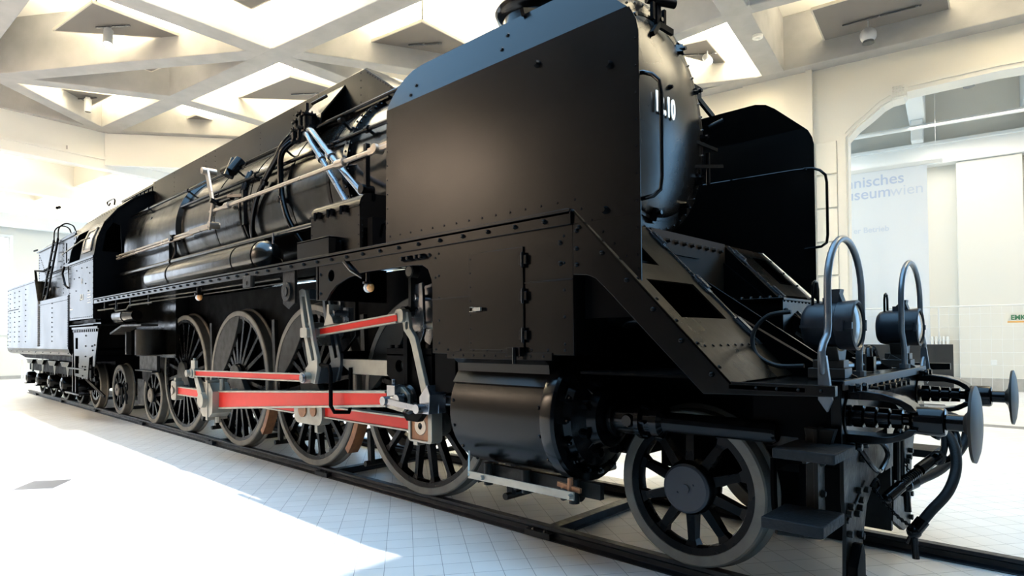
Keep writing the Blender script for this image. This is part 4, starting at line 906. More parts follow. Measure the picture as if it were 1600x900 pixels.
# ---------------- sloping front plates with steps cut in
def slope(s):
    sl_ = lambda x: 2.27-(x-8.58)*1.0303
    def plate(out, holes, t=.012):
        mb = MB(); loops = [out]+holes; flat = [p for l in loops for p in l]; n = len(flat)
        tri = tessellate_polygon([[Vector((p[0],p[1],0)) for p in l] for l in loops])
        vs = [(x,y,sl_(x)) for x,y in flat]+[(x-.7*t,y,sl_(x)-.7*t) for x,y in flat]
        fs = [tuple(t_) for t_ in tri]+[tuple(i+n for i in t_[::-1]) for t_ in tri]; o = 0
        for l in loops:
            k = len(l); fs += [(o+i,o+(i+1)%k,o+(i+1)%k+n,o+i+n) for i in range(k)]; o += k
        mb.add(vs, fs); return mb
    h1 = [(8.66,-1.35),(8.905,-1.35),(8.905,-1.02),(8.66,-1.02)]; h2 = [(9.015,-1.36),(9.24,-1.36),(9.24,-.79),(9.015,-.79)]
    mb = plate([(8.58,-1.48),(9.575,-1.48),(9.575,-.60),(8.58,-.60)],[h1,h2])
    nr = (.7,0,.7)
    for i in range(9): y = -1.40+i*.095; mb.rivet((9.395,y,sl_(9.395)),nr,.010,.007)
    for i in range(8): x = 8.66+i*.12; mb.rivet((x,-1.455,sl_(x)),nr,.012,.009)
    for i in range(8): x = 8.66+i*.10; mb.rivet((x,-.665,sl_(x)),nr,.008,.006)
    if s > 0: mb.mirror()
    o = P_(mb,'sloping_front_plate',SLOPEM,smooth=False)
    mb = MB()
    for x in (8.70,9.02,9.30):
        p = Vector((x,-.67,sl_(x)+.012)); mb.bar(p+Vector((-.06,0,.06)),p+Vector((.06,0,-.06)),.05,.012,(.7,0,.7)); mb.bar(p+Vector((-.045,-.012,.055)),p+Vector((.045,-.012,-.035)),.012,.03,(.7,0,.7)); mb.bar(p+Vector((-.045,.012,.055)),p+Vector((.045,.012,-.035)),.012,.03,(.7,0,.7))
    mb.bar((8.60,-.665,sl_(8.60)+.01),(9.40,-.665,sl_(9.40)+.01),.008,.014,(.7,0,.7))
    if s > 0: mb.mirror()
    mb.build('hinges', BSTEEL, o)
    mb = MB(); mb.box(8.60,9.5,-.61,-.59,1.24,1.26)
    mb.prism([(8.58,2.26),(9.56,1.25),(8.58,1.25)],'y',-.612,-.60); mb.box(8.6,8.84,-1.42,-.62,1.95,1.965)
    mb.prism([(8.60,2.2),(8.60,1.6),(9.2,1.6)],'y',-1.40,-1.39);     mb.box(8.58,9.5,-1.43,-.62,1.255,1.27)
    if s > 0: mb.mirror()
    P_(mb,'side_well_plates',DARK,smooth=False)
for s in (-1,1): slope(s)
mb = MB(); mb.box(8.55,8.60,-.60,.60,1.25,2.27)
for i in range(9): mb.rivet((8.60,-.5+i*.125,2.20),(1,0,0),.022,.03,8)
for y in (-.3,-.1): mb.rivet((8.60,y,2.0),(1,0,0),.025,.03,8)
mb.box(8.6,8.62,-.42,.1,2.10,2.115); P_(mb,'saddle_plate',mat('brown_black_plate',(.016,.011,.007),.5,spec=.08),smooth=False)
mb = MB(); mb.box(8.6,9.17,.35,1.42,1.26,1.765); mb.box(8.6,9.185,.33,1.42,1.755,1.775); mb.box(9.17,9.45,.55,.60,1.26,1.5)
for k in range(7): mb.rivet((8.68+k*.075,.39,1.775),(0,0,1),.022,.02,8)
for z in (1.38,1.68): mb.rivet((9.17,.41,z),(1,0,0),.018,.02,8)
for k in range(12): mb.rivet((9.17,.38+k*.08,1.75),(1,0,0),.010,.008)
mb.prism([(8.6,1.93),(9.47,1.33),(9.47,1.26),(8.6,1.26)],'y',.20,.212); mb.bar((8.6,.20,1.94),(9.47,.20,1.34),.03,.012)
P_(mb,'front_well_box',PLATE,bevel=.003)
mb = MB(); mb.box(9.56,9.93,-1.48,1.48,1.215,1.235)
for i in range(8): mb.rivet((9.60+i*.045,-1.46,1.235),(0,0,1),.010,.008)
P_(mb,'front_platform',PLATE,smooth=False)
mb = MB(); mb.box(9.88,9.955,-1.02,1.02,.90,1.24); mb.box(9.86,9.97,-1.02,1.02,1.225,1.245); bmx = P_(mb,'buffer_beam',PLATE,bevel=.004)
mb = MB(); mb.box(9.962,9.972,-1.02,1.02,1.195,1.243); mb.build('worn_top_edge', BEAMM, bmx, bevel=.002)
for y in (-.55,-.42,-.28,-.14,.0,.12,.24): mb = MB(); mb.cyl((9.955,y,1.17),(9.985,y,1.17),.034,6); mb.cyl((9.985,y,1.17),(10.02,y,1.17),.02,8); mb.build('beam_bolt', BLK, bmx)
# buffers
def buffer(s):
    y = -.86; z = 1.05; mb = MB()
    arm = [(9.96,.140),(10.05,.140),(10.13,.130),(10.20,.108),(10.25,.078),(10.275,.045),(10.235,.045),(10.21,.066),(10.17,.085),(10.12,.094),(9.96,.094)]   # forged yoke arms
    for b in (1,-1):
        mb.prism([(x,z+b*h+(.0 if b > 0 else .005)) for x,h in arm],'y',y-.078,y+.078)
        for yy in (-.06,.06):
            mb.box(9.955,10.0,y+yy-.035,y+yy+.035,z+b*.15-.02,z+b*.15+.02); mb.cyl((10.0,y+yy,z+b*.155),(10.025,y+yy,z+b*.155),.024,6)
    mb.cyl((9.955,y,z),(9.965,y,z),.13,24)
    mb.lathe([(.001,.23),(.045,.23),(.068,.25),(.072,.30),(.072,.365),(.066,.38),(.045,.385),(.001,.385)],(10.0,y,z),'x',32)
    if s > 0: mb.mirror()
    bo = P_(mb,'buffer',BLK,bevel=.006)
    mb = MB()
    for i in range(4): x = 9.97+i*.060; mb.lathe([(.03,0),(.058-.003*i,.004),(.058-.003*i,.050),(.03,.054)],(x,y,z),'x',24)
    mb.cyl((9.96,y,z),(10.25,y,z),.030,16)
    if s > 0: mb.mirror()
    mb.build('buffer_spring', BLK, bo)
    mb = MB(); mb.cyl((10.37,y,z),(10.485,y,z),.040,24)
    if s > 0: mb.mirror()
    mb.build('plunger', BLK, bo)
    mb = MB(); mb.lathe([(.04,-.035),(.06,-.02),(.14,-.004),(.182,.0),(.184,.012),(.15,.022),(.09,.030),(.001,.036)],(10.488,y,z),'x',56)
    if s > 0: mb.mirror()
    mb.build('buffer_head', BUFM, bo, label='worn brownish steel buffer head')
for s in (-1,1): buffer(s)
# headlamps with their arched handrails
def headlamp(s):
    y = -.79; z = 1.535; mb = MB()
    mb.lathe([(.001,-.01),(.10,-.005),(.118,.01),(.125,.03),(.128,.06),(.128,.17),(.134,.175),(.134,.20),(.137,.235),(.137,.262),(.125,.268),(.118,.258)],(9.72,y,z),'x',48)
    mb.box(9.815,9.90,y-.04,y+.04,z+.10,z+.155); mb.prism([(9.83,z+.15),(9.915,z+.13),(9.90,z+.175),(9.905,z+.20),(9.85,z+.20),(9.86,z+.18)],'y',y-.035,y+.035)
    mb.cyl((9.93,y-.155,z-.005),(9.93,y-.125,z-.005),.018,10); mb.box(9.90,9.99,y-.15,y-.13,z-.02,z+.015); mb.box(9.915,9.95,y-.165,y-.13,z-.03,z+.025); mb.box(9.91,9.985,y+.13,y+.155,z-.02,z+.015); mb.cyl((9.975,y+.15,z-.03),(9.975,y+.15,z+.03),.012,8); mb.box(9.72,9.93,y-.133,y-.126,z-.012,z+.004)
    if s > 0: mb.mirror()
    lo = P_(mb,'headlamp',mat('worn_lamp_paint',(.012,.014,.018),.38,noise=.5,nscale=14,ncol=(.024,.028,.034),rvar=.1,spec=.3) if s<0 else bpy.data.materials['worn_lamp_paint'])
    mb = MB(); mb.lathe([(.119,.0),(.08,.012),(.04,.018),(.001,.02)],(9.972,y,z),'x',40)
    if s > 0: mb.mirror()
    mb.build('lamp_glass', GLASS if s < 0 else mat('peach_lens_glass',(.42,.28,.20),.12,spec=.5), lo)
    mb = MB(); mb.tube([(9.765,y-.045,z+.11),(9.765,y-.045,z+.21),(9.765,y-.03,z+.245),(9.765,y,z+.255),(9.765,y+.03,z+.245),(9.765,y+.045,z+.21),(9.765,y+.045,z+.11)],.008,8)
    if s > 0: mb.mirror()
    mb.build('carrying_handle', BLK, lo)
    mb = MB(); mb.box(9.74,9.93,y-.07,y+.07,1.245,1.30); mb.box(9.76,9.92,y-.05,y+.05,1.30,1.345)
    mb.prism([(9.80,1.34),(9.96,1.25),(9.96,1.24),(9.76,1.24)],'y',y+.06,y+.068); mb.prism([(y-.055,1.34),(y+.055,1.34),(y+.09,1.42),(y+.05,1.40),(y,1.393),(y-.05,1.40),(y-.09,1.42)],'x',9.80,9.90)
    if s > 0: mb.mirror()
    mb.build('lamp_stand', BEAMM, lo, bevel=.004)
    mb = MB(); yc = -.80; hw = .31; x = 9.925
    pts = [(x,yc-hw+.005,1.19),(x,yc-hw-.10,1.30),(x,yc-hw-.11,1.40),(x,yc-hw-.08,1.44),(x,yc-hw-.02,1.48),(x,yc-hw,1.53),(x,yc-hw,1.70)]
    pts += [(x,yc-hw*cos(rad(a)),1.72+.29*sin(rad(a))) for a in range(10,171,10)]+[(x,yc+hw,1.70),(x,yc+hw,1.50),(x-.0,yc+hw-.04,1.44),(x,yc+hw-.07,1.38),(x,yc+hw-.07,1.25)]
    mb.tube(pts,.0185,12)
    mb.prism([(x-.02,1.38),(x+.02,1.38),(x+.045,1.16),(x+.02,1.10),(x-.02,1.16)],'y',yc-hw-.11,yc-hw-.085)
    mb.cyl((x,yc+hw-.07,1.245),(x,yc+hw-.07,1.275),.035,10)
    if s > 0: mb.mirror()
    P_(mb,'lamp_handrail',GALV,label='bare steel arched handrail over the %s headlamp' % ('near' if s < 0 else 'far'))
for s in (-1,1): headlamp(s)
mb = MB(); mb.tube(smoothpts([(9.63,-.79,1.62),(9.50,-.80,1.60),(9.42,-.82,1.50),(9.44,-.84,1.38),(9.56,-.85,1.31),(9.72,-.86,1.31)],6),.013,8); P_(mb,'lamp_cable',RUBR)
mb = MB(); mb.cyl((9.78,-.35,1.29),(9.80,-.05,1.29),.03,12); mb.cyl((9.79,-.2,1.29),(9.79,-.12,1.29),.05,8); mb.cyl((9.8,.02,1.29),(9.82,.25,1.29),.03,12); mb.cyl((9.8,-.05,1.25),(9.8,-.05,1.36),.035,10); mb.box(9.76,9.86,.02,.08,1.245,1.34)
mb.tube(smoothpts([(9.82,.1,1.28),(9.80,.16,1.38),(9.80,.26,1.38),(9.82,.30,1.28)]),.022,8); mb.bar((9.80,.02,1.25),(9.5,-.35,1.5),.01,.02); mb.bar((9.75,.5,1.24),(9.5,.0,1.55),.01,.02); P_(mb,'brake_valve_pipes',BLK)
# steps
mb = MB(); mb.box(9.80,9.86,-1.10,-1.05,.56,.95); mb.bar((9.86,-1.08,1.0),(9.86,-1.08,.50),.11,.022,(1,0,0)); mb.bar((9.86,-1.3,.86),(9.86,-1.05,.86),.02,.03); mb.bar((9.86,-1.3,.50),(9.86,-1.05,.50),.02,.03); mb.prism([(9.80,1.0),(9.95,1.0),(9.92,.9),(9.82,.9)],'y',-1.12,-1.06); mb.bar((9.74,-1.36,.50),(9.90,-1.2,.47),.03,.02)
for z in (.82,.66): mb.rivet((9.872,-1.08,z),(1,0,0),.022,.02,10)
st = P_(mb,'step_bracket',GREYP,bevel=.003)
mb = MB(); mb.box(9.74,10.03,-1.40,-1.06,.875,.925); mb.build('step_board', WOOD, st, bevel=.006)
mb = MB(); mb.box(9.70,9.99,-1.45,-1.12,.535,.59); mb.build('step_board', WOOD, st, bevel=.006)
mb = MB(); mb.box(9.80,9.86,1.05,1.10,.56,.95); mb.box(9.74,10.03,1.06,1.40,.875,.925); mb.box(9.70,9.99,1.12,1.45,.535,.59); P_(mb,'far_steps',WOOD,bevel=.006)
# guard irons
mb = MB(); pg = [(-.93,.92),(-.93,.60),(-.90,.48),(-.93,.05),(-.94,-.04),(-.62,-.04),(-.60,.30),(-.50,.50),(-.30,.62),(-.05,.66),(-.05,.92)]
mb.prism(pg,'x',9.915,9.935)
for y,z in ((-.85,.56),(-.89,.53),(-.70,.62),(-.74,.50),(-.68,.52),(-.66,.56),(-.70,.38),(-.66,.36),(-.68,.17),(-.64,.12),(-.88,.42),(-.56,.60),(-.60,.80),(-.62,.78)): mb.cyl((9.935,y,z),(9.962,y,z),.020,6)
mb.bar((9.94,-.90,.485),(9.94,-.55,.64),.012,.02)
go = P_(mb,'guard_iron',GREYP,bevel=.003)
mb = MB(); mb.prism([(-.94,-.06),(-.76,-.06),(-.76,.30),(-.79,.36),(-.83,.36),(-.92,.26)],'x',9.94,9.99); mb.build('rail_guard_plate', DARK, go, bevel=.008)
mb = MB(); mb.box(9.60,9.92,-.62,-.60,.3,.92); P_(mb,'guard_iron_web',DARK)
mb = MB(); mb.prism([(.12,.27),(.42,.14),(.62,.14),(.70,.60),(.80,.75),(.30,.80),(.18,.55)],'x',9.90,9.93)
for y,z in ((.58,.62),(.52,.60),(.62,.66),(.60,.36),(.58,.20),(.35,.70)): mb.cyl((9.93,y,z),(9.955,y,z),.020,6)
mb.box(9.60,9.92,.12,.16,.2,.92); mb.box(9.90,9.93,-.05,.3,.62,.92); P_(mb,'guard_iron',GREYP,bevel=.003)
# shunter handle under the near buffer
mb = MB(); mb.tube(smoothpts([(9.96,-.80,.90),(10.01,-.74,.79),(10.02,-.60,.72),(10.02,-.50,.73),(10.02,-.38,.78),(10.0,-.42,.85),(9.96,-.52,.88)],4),.014,8); P_(mb,'shunter_handle',BLK)
# draw hook, coupling screw
mb = MB(); mb.cyl((9.96,-.05,.95),(10.06,-.05,.95),.05,14); mb.box(9.94,9.965,-.14,.14,.84,1.08); mb.tube(smoothpts([(10.04,.03,.98),(10.14,.05,.97),(10.20,.06,.90),(10.18,.06,.84)]),.026,10)
mb.cyl((9.96,-.2,1.0),(9.965,.2,1.0),.09,16); hk = P_(mb,'draw_hook',BLK)
mb = MB(); mb.tube([(10.02,-.16,.88),(10.02,-.18,.60)],.020,10); mb.tube([(10.02,-.05,.88),(10.02,-.07,.60)],.020,10); mb.tube([(10.02,-.16,.88),(10.02,-.10,.91),(10.02,-.05,.88)],.020,10)
mb.cyl((10.0,-.22,.52),(10.16,.18,.71),.024,12); mb.cyl((9.985,-.26,.50),(10.03,-.14,.555),.035,12); mb.cyl((10.10,.02,.64),(10.16,.16,.70),.036,12); mb.sphere((9.985,-.26,.50),.032,10,6)
for k in range(10): q = Vector((10.03,-.12,.567)).lerp(Vector((10.09,.0,.625)),k/9); mb.cyl(q,q+Vector((.003,.008,.004)),.031,10)
mb.tube(smoothpts([(10.12,.10,.66),(10.20,.14,.72),(10.19,.26,.86),(10.10,.24,.98)]),.020,10); mb.tube(smoothpts([(10.12,.16,.66),(10.26,.22,.72),(10.24,.34,.86),(10.14,.32,.98)]),.020,10); mb.lathe([(.03,-.02),(.045,-.02),(.045,.02),(.03,.02)],(10.18,.14,.71),'y',18)
mb.build('coupling_screw', BLK, hk)
def hose(pts, name, label):
    mb = MB(); sp_ = smoothpts(pts,6); mb.tube(sp_,.030,14); e = sp_[-1]; d = (sp_[-1]-sp_[-3]).normalized()
    o = P_(mb,name,RUBR,label=label)
    mb = MB(); mb.cyl(e-d*.03,e+d*.05,.038,14); mb.sphere(e+d*.06,.042,12,8); mb.cyl(e+d*.06,e+d*.06+Vector((.01,-.01,-.16)),.020,12); mb.cyl(e+d*.03+Vector((-.02,.04,-.02)),e+d*.1+Vector((-.02,.06,-.06)),.018,8)
    mb.build('hose_coupling', BLK, o); return e
e1 = hose([(10.0,.35,.92),(10.14,.30,.90),(10.24,.24,.80),(10.27,.16,.66),(10.24,.07,.52),(10.16,.0,.40),(10.11,-.04,.32)],'brake_hose','near black rubber hose hanging in a curve')
e2 = hose([(10.0,.55,.92),(10.18,.62,.92),(10.26,.66,.84),(10.24,.60,.72),(10.16,.40,.60),(10.08,.22,.55),(10.04,.12,.53)],'brake_hose','far black rubber hose ending behind the coupling')
def chain(a, b, k, sag, r=.004):
    a, b = Vector(a), Vector(b); mb = MB()
    for i in range(k):
        t0, t1 = i/k, (i+1)/k; p = a.lerp(b,t0)-Vector((0,0,4*sag*t0*(1-t0))); q = a.lerp(b,t1)-Vector((0,0,4*sag*t1*(1-t1)))
        d = (q-p); L = d.length; d.normalize(); n = d.cross(Vector((1,0,0))).normalized() if i%2 else Vector((1,0,0)); c = (p+q)/2
        mb.tube([c+d*(L*.62*cos(g))+n*(.010*sin(g)) for g in [2*PI*j/8 for j in range(8)]],r,5,True)
    return mb
mb = chain((9.97,-.50,.60),(10.09,-.08,.30),20,.03); P_(mb,'chain',DARK)
mb = chain((9.98,.02,.80),(10.06,.06,.56),12,.01); P_(mb,'chain',DARK); mb = MB(); mb.tube(smoothpts([(9.97,-.55,.62),(9.98,-.48,.65),(9.98,-.42,.60),(9.975,-.50,.58)]),.009,6); P_(mb,'chain_ring',DARK)
mb = MB(); mb.cyl((9.4,-.6,.75),(9.9,-.6,.75),.05,10); mb.box(9.3,9.55,-.45,.45,.30,.62); mb.tube(smoothpts([(9.5,-.75,.75),(9.52,-.8,.5),(9.56,-.85,.42),(9.62,-.8,.40)]),.018,8); mb.box(8.6,9.4,-.5,.5,.55,.95); P_(mb,'pilot_truck_frame',DARK)
mb = MB(); mb.box(9.5,9.9,-1.03,-1.0,.93,1.2); mb.box(9.5,9.9,1.0,1.03,.93,1.2); mb.box(9.5,9.93,-1.0,1.0,1.15,1.2); PS_(mb,'platform_support',DARK,smooth=False)

# ---------------- cab
CP = [(1.50,3.07),(1.44,3.44),(1.32,3.75),(1.11,4.03),(.84,4.27),(.56,4.43),(.28,4.53),(0,4.56)]
CP = [(-y,z) for y,z in CP]+[(y,z) for y,z in CP[:-1][::-1]]
mb = MB()
for s in (-1,1):
    y0, y1 = sorted((s*1.50,s*1.49)); mb.box(-4.53,-2.63,y0,y1,1.92,3.07)
for i in range(15): mb.rivet((-4.45+i*.125,-1.5,3.02),(0,-1,0),.012,.008)
for i in range(11):
    mb.rivet((-2.66,-1.5,1.98+i*.1),(0,-1,0),.012,.008); mb.rivet((-4.48,-1.5,1.98+i*.1),(0,-1,0),.012,.008)
for x,z in ((-3.9,2.9),(-3.5,2.92),(-3.1,2.9),(-4.1,2.75),(-3.7,2.75),(-3.2,2.6),(-2.9,2.78),(-3.95,2.5),(-3.0,2.45),(-3.6,2.3)): mb.rivet((x,-1.5,z),(0,-1,0),.016,.010)
for i in range(12): mb.rivet((-4.4+i*.15,-1.5,1.96),(0,-1,0),.010,.008)
mb.box(-4.56,-2.60,-1.52,-1.49,3.05,3.09)
mb.prism([(-4.53,1.92),(-2.63,1.92),(-2.63,1.80),(-4.53,1.80)],'y',-1.38,-1.37); mb.box(-4.53,-2.63,-1.5,-1.0,1.80,1.815)
PS_(mb,'cab_side',PLATE,smooth=False)
def cabroof(x0, x1, lo, hi):
    mb = MB(); pr = CP[lo:hi]; n = len(pr); inn = [(y*.985,z-.02) for y,z in pr]
    mb.prism(pr+inn[::-1],'x',x0,x1); return mb
mb = cabroof(-5.0,-2.60,2,13)
for k in range(3,8):
    for i in range(14): mb.rivet((-4.9+i*.17,CP[k][0],CP[k][1]),(0,-.7,.7),.010,.007)
P_(mb,'cab_roof',PLATE)
mb = MB()     # inclined window strip with its openings
def strip(x0,x1,t0,t1,s=-1):
    a, b, c = CP[0], CP[1], CP[2]
    def at(t): 
        return (a[0]+(b[0]-a[0])*t*2, a[1]+(b[1]-a[1])*t*2) if t <= .5 else (b[0]+(c[0]-b[0])*(t-.5)*2, b[1]+(c[1]-b[1])*(t-.5)*2)
    ts = [t0]+([.5] if t0 < .5 < t1 else [])+[t1]; pr = [at(t) for t in ts]
    mb.prism([(y,z) for y,z in pr]+[(y+.015,z) for y,z in pr[::-1]],'x',x0,x1)
strip(-2.90,-2.63,0,1); strip(-3.55,-2.90,0,.20); strip(-3.55,-2.90,.86,1); strip(-3.70,-3.55,0,1); strip(-4.95,-3.70,.94,1)
mb.v += []; P_(mb,'window_strip',PLATE,bevel=.002)
mb = MB()
for (x0,x1,t0,t1) in ((-3.55,-3.49,.2,.86),(-2.96,-2.90,.2,.86),(-3.55,-2.9,.18,.25),(-3.55,-2.9,.80,.87)): strip(x0,x1,t0,t1)
mb.v = [(x,y-.02,z) for x,y,z in mb.v]; fr = P_(mb,'side_window_frame',BAND,bevel=.003)
mb = MB(); strip(-3.49,-2.96,.25,.8); mb.build('pane', mat('cab_glass',(.35,.37,.36),.12,spec=.8), fr)
mb = MB(); mb.prism([(CP[i][0],CP[i][1]) for i in range(15)]+[(1.5,1.9),(-1.5,1.9)],'x',-2.66,-2.63,[[(-1.36,3.18),(-1.30,3.55),(-1.18,3.74),(-1.06,3.70),(-1.04,3.18)],[(1.36,3.18),(1.30,3.55),(1.18,3.74),(1.06,3.70),(1.04,3.18)]])
for k in range(14):
    y,z = CP[k]; y2,z2 = CP[k+1]; 
    for t_ in (0,.33,.66): mb.rivet((-2.63,(y+(y2-y)*t_)*.97,(z+(z2-z)*t_)-.04),(1,0,0),.012,.008)
P_(mb,'cab_front',DARK,smooth=False)
mb = MB(); mb.prism([(CP[i][0]*.97,CP[i][1]-.03) for i in range(15)]+[(1.4,1.9),(-1.4,1.9)],'x',-4.90,-4.86); mb.box(-4.9,-2.7,1.0,1.02,1.9,3.9); mb.box(-4.9,-2.7,-1.45,1.45,1.85,1.9); P_(mb,'cab_floor_dark_backing',DARK,smooth=False)  # floor, plus rear and side plates added to make the cab interior dark
mb = MB(); mb.box(-5.3,-2.72,-.36,.36,4.66,4.70); mb.box(-5.2,-2.80,-.33,-.31,4.50,4.66); mb.box(-5.2,-2.80,.31,.33,4.50,4.66); mb.box(-2.82,-2.80,-.33,.33,4.5,4.66)
for i in range(9): mb.box(-5.15+i*.27,-5.12+i*.27,-.345,-.325,4.52,4.67)
P_(mb,'roof_ventilator',PLATE,smooth=False)
mb = MB(); mb.tube(smoothpts([(-3.7,-.9,4.28),(-3.7,-.9,4.40),(-4.2,-.9,4.42),(-4.12,-.9,4.33),(-4.0,-.9,4.36)]),.015,6); mb.tube([(-4.75,-1.58,3.30),(-3.2,-1.56,3.42),(-2.9,-1.50,3.44)],.014,6); mb.tube([(-4.7,-1.55,3.05),(-4.72,-1.58,2.9),(-4.66,-1.54,2.65),(-4.58,-1.51,2.6)],.022,8)
mb.tube([(-4.78,-1.50,3.55),(-4.78,-1.50,3.12),(-4.60,-1.50,3.12)],.014,6); P_(mb,'cab_handrails',BLK)
text_mesh('12.10', .15, CHALK, LO, frame3((-3.62,-1.503,2.30),(1,0,0),(0,0,1)), .75, .002, 'cab_number', 'pale number on the cab side', .004)
text_mesh('12', .13, CHALK, LO, frame3((-3.52,-1.503,2.62),(1,0,0),(0,0,1)), .7, .002, 'cab_number', 'small pale plate marking on the cab side', .004)
mb = MB()
for k in range(5): mb.box(-3.05,-2.80-.05*(k%2),-1.503,-1.50,2.42-k*.05,2.43-k*.05)
mb.box(-4.45,-4.2,-1.503,-1.50,2.13,2.15); P_(mb,'stencilled_notes',CHALK,smooth=False)
# step plate below the cab
mb = MB(); mb.prism([(-4.25,1.74),(-2.36,1.74),(-2.55,1.25),(-2.62,1.02),(-2.75,1.02),(-2.74,1.22),(-3.0,1.18),(-3.12,.76),(-4.15,.80)],'y',-1.48,-1.46,[[(-4.08,1.56),(-3.88,1.56),(-3.88,1.34),(-4.08,1.34)],[(-4.10,1.20),(-3.78,1.20),(-3.78,.85),(-4.10,.85)]])
mb.box(-4.30,-2.35,-1.50,-1.44,1.73,1.77)
for i in range(13): mb.box(-4.2+i*.14,-4.14+i*.14,-1.50,-1.47,1.67,1.72)
for x,z in ((-3.25,1.6),(-3.27,1.4),(-3.28,1.2),(-3.3,1.0),(-2.8,1.4),(-2.62,1.42),(-2.75,1.32),(-3.5,1.0),(-3.5,.82)): mb.rivet((x,-1.48,z),(0,-1,0),.02,.015)
mb.box(-4.6,-3.3,-1.50,-1.35,.93,.96); mb.bar((-3.3,-1.47,.78),(-2.7,-1.3,.45),.03,.05); mb.box(-4.9,-3.7,-1.50,-1.3,.42,.45); mb.box(-4.5,-4.44,-1.45,-1.40,.42,1.7); mb.box(-4.25,-4.2,-1.45,-1.40,.42,1.7)
P_(mb,'cab_steps',PLATE,bevel=.003)
mb = MB(); mb.cyl((-1.95,-1.25,1.93),(-1.42,-1.25,1.93),.13,28); mb.cyl((-1.42,-1.25,1.93),(-1.05,-1.22,1.93),.12,28,.09); mb.box(-1.98,-1.96,-1.28,-1.22,1.9,2.25); P_(mb,'brake_cylinder',BOIL)
mb = MB(); mb.bar((-1.85,-1.3,1.62),(-1.15,-1.3,1.75),.25,.035); mb.bar((-1.15,-1.3,1.75),(-.1,-1.3,1.74),.25,.035); mb.cyl((-.95,-1.05,1.25),(-.95,-1.05,1.68),.22,24); mb.box(-1.5,-1.42,-1.28,-1.2,1.25,1.65); mb.box(-1.15,-.25,-1.15,-1.1,.98,1.24); mb.box(-1.15,-.25,-1.22,-1.15,.98,1.0)
P_(mb,'injector_group',GREYP,bevel=.004)
mb = MB(); mb.lathe([(.20,-.10),(.56,-.10),(.56,.05),(.54,.05)],(-1.3,-.95,.62),'y',12,rad(35),rad(100)); mb.prism([(-2.3,1.2),(-.6,1.2),(-.7,.9),(-1.1,.55),(-2.0,.55)],'y',-.75,.75); P_(mb,'ash_pan',DARK)
mb = MB(); mb.prism([(-3.7,.65),(-1.0,.65),(-1.0,.45),(-2.2,.40),(-3.0,.40),(-3.7,.45)],'y',-.6,-.55); mb.box(-2.8,-2.4,-.72,-.6,.25,.75); mb.cyl((-2.75,-1.0,.28),(-2.75,-1.0,.60),.02,8); mb.cyl((-2.45,-1.0,.30),(-2.55,-1.0,.62),.02,8)
mb.lathe([(.07,0),(.085,0),(.085,.03),(.07,.03)],(-2.55,-1.0,.62),'y',16); mb.lathe([(.06,0),(.075,0),(.075,.03),(.06,.03)],(-2.55,-1.0,.42),'y',16); P_(mb,'trailing_truck',GREYP)

# ================================================================== TENDER
TE = root('locomotive_tender', 'black riveted coal tender with ladder coupled behind the locomotive cab', 'tender', (-8.3,0,0))
def T_(mb, name, mt, **k): return mb.build(name, mt, TE, **k)
mb = MB()
side = [(-12.05,1.33),(-4.55,1.33),(-4.55,2.46),(-7.60,2.46),(-7.62,2.52),(-8.0,3.0),(-12.05,3.0)]
for s in (-1,1):
    y0, y1 = sorted((s*1.50,s*1.485)); mb.prism(side,'y',y0,y1)
bot = [(-1.50,1.34),(-1.49,1.26),(-1.45,1.20),(-1.38,1.17),(-1.2,1.16),(1.2,1.16),(1.38,1.17),(1.45,1.20),(1.49,1.26),(1.50,1.34)]
mb.prism(bot,'x',-12.05,-4.55); mb.box(-12.05,-12.03,-1.5,1.5,1.3,3.0); mb.box(-4.57,-4.55,-1.5,1.5,1.3,2.46); mb.box(-12.05,-8.0,-1.49,1.49,2.95,2.98); mb.box(-8,-4.55,-1.49,1.49,2.40,2.43)
mb.prism([(-7.60,2.43),(-8.0,2.98),(-8.03,2.98),(-7.63,2.43)],'y',-1.5,1.5)
for x in (-11.6,-10.9,-10.2,-9.3): mb.rivrow((x,-1.5,1.5),(x,-1.5,2.85),11,(0,-1,0),.018,.012)
mb.rivrow((-11.98,-1.5,1.4),(-11.98,-1.5,2.95),16,(0,-1,0),.016,.012); mb.rivrow((-6.15,-1.5,1.5),(-6.15,-1.5,2.35),9,(0,-1,0),.018,.012)
for x,n_,z1 in ((-7.66,24,2.45),(-7.56,24,2.45),(-4.60,22,2.42)): mb.rivrow((x,-1.5,1.4),(x,-1.5,z1),n_,(0,-1,0),.026,.02)
mb.rivrow((-4.55,-1.45,1.4),(-4.55,-1.45,2.42),20,(1,0,0),.02,.015); mb.rivrow((-4.55,1.45,1.4),(-4.55,1.45,2.42),20,(1,0,0),.02,.015)
mb.rivrow((-12.0,-1.5,2.38),(-10.3,-1.5,2.38),14,(0,-1,0),.014,.010); mb.rivrow((-11.5,-1.48,1.24),(-4.7,-1.48,1.24),9,(0,-1,0),.014,.010)
mb.box(-12.05,-8.0,-1.515,-1.485,2.965,3.0); mb.box(-7.6,-4.55,-1.515,-1.485,2.36,2.375); mb.box(-12.05,-4.55,-1.51,-1.49,1.335,1.35); mb.box(-4.575,-4.545,-1.515,-1.44,1.33,2.46); mb.bar((-7.61,-1.51,2.44),(-8.02,-1.51,3.0),.03,.04)
T_(mb,'water_tank',PLATE,smooth=False)
mb = MB()
for s in (-1,1):
    y0, y1 = sorted((s*1.30,s*1.285)); mb.prism([(-8.85,2.9),(-8.0,2.9),(-7.6,2.40),(-4.95,2.40),(-4.95,3.86),(-5.3,3.86),(-8.85,3.78)],'y',y0,y1)
mb.box(-8.85,-8.83,-1.3,1.3,2.95,3.8); mb.box(-5.0,-4.97,-1.3,1.3,2.4,3.0)
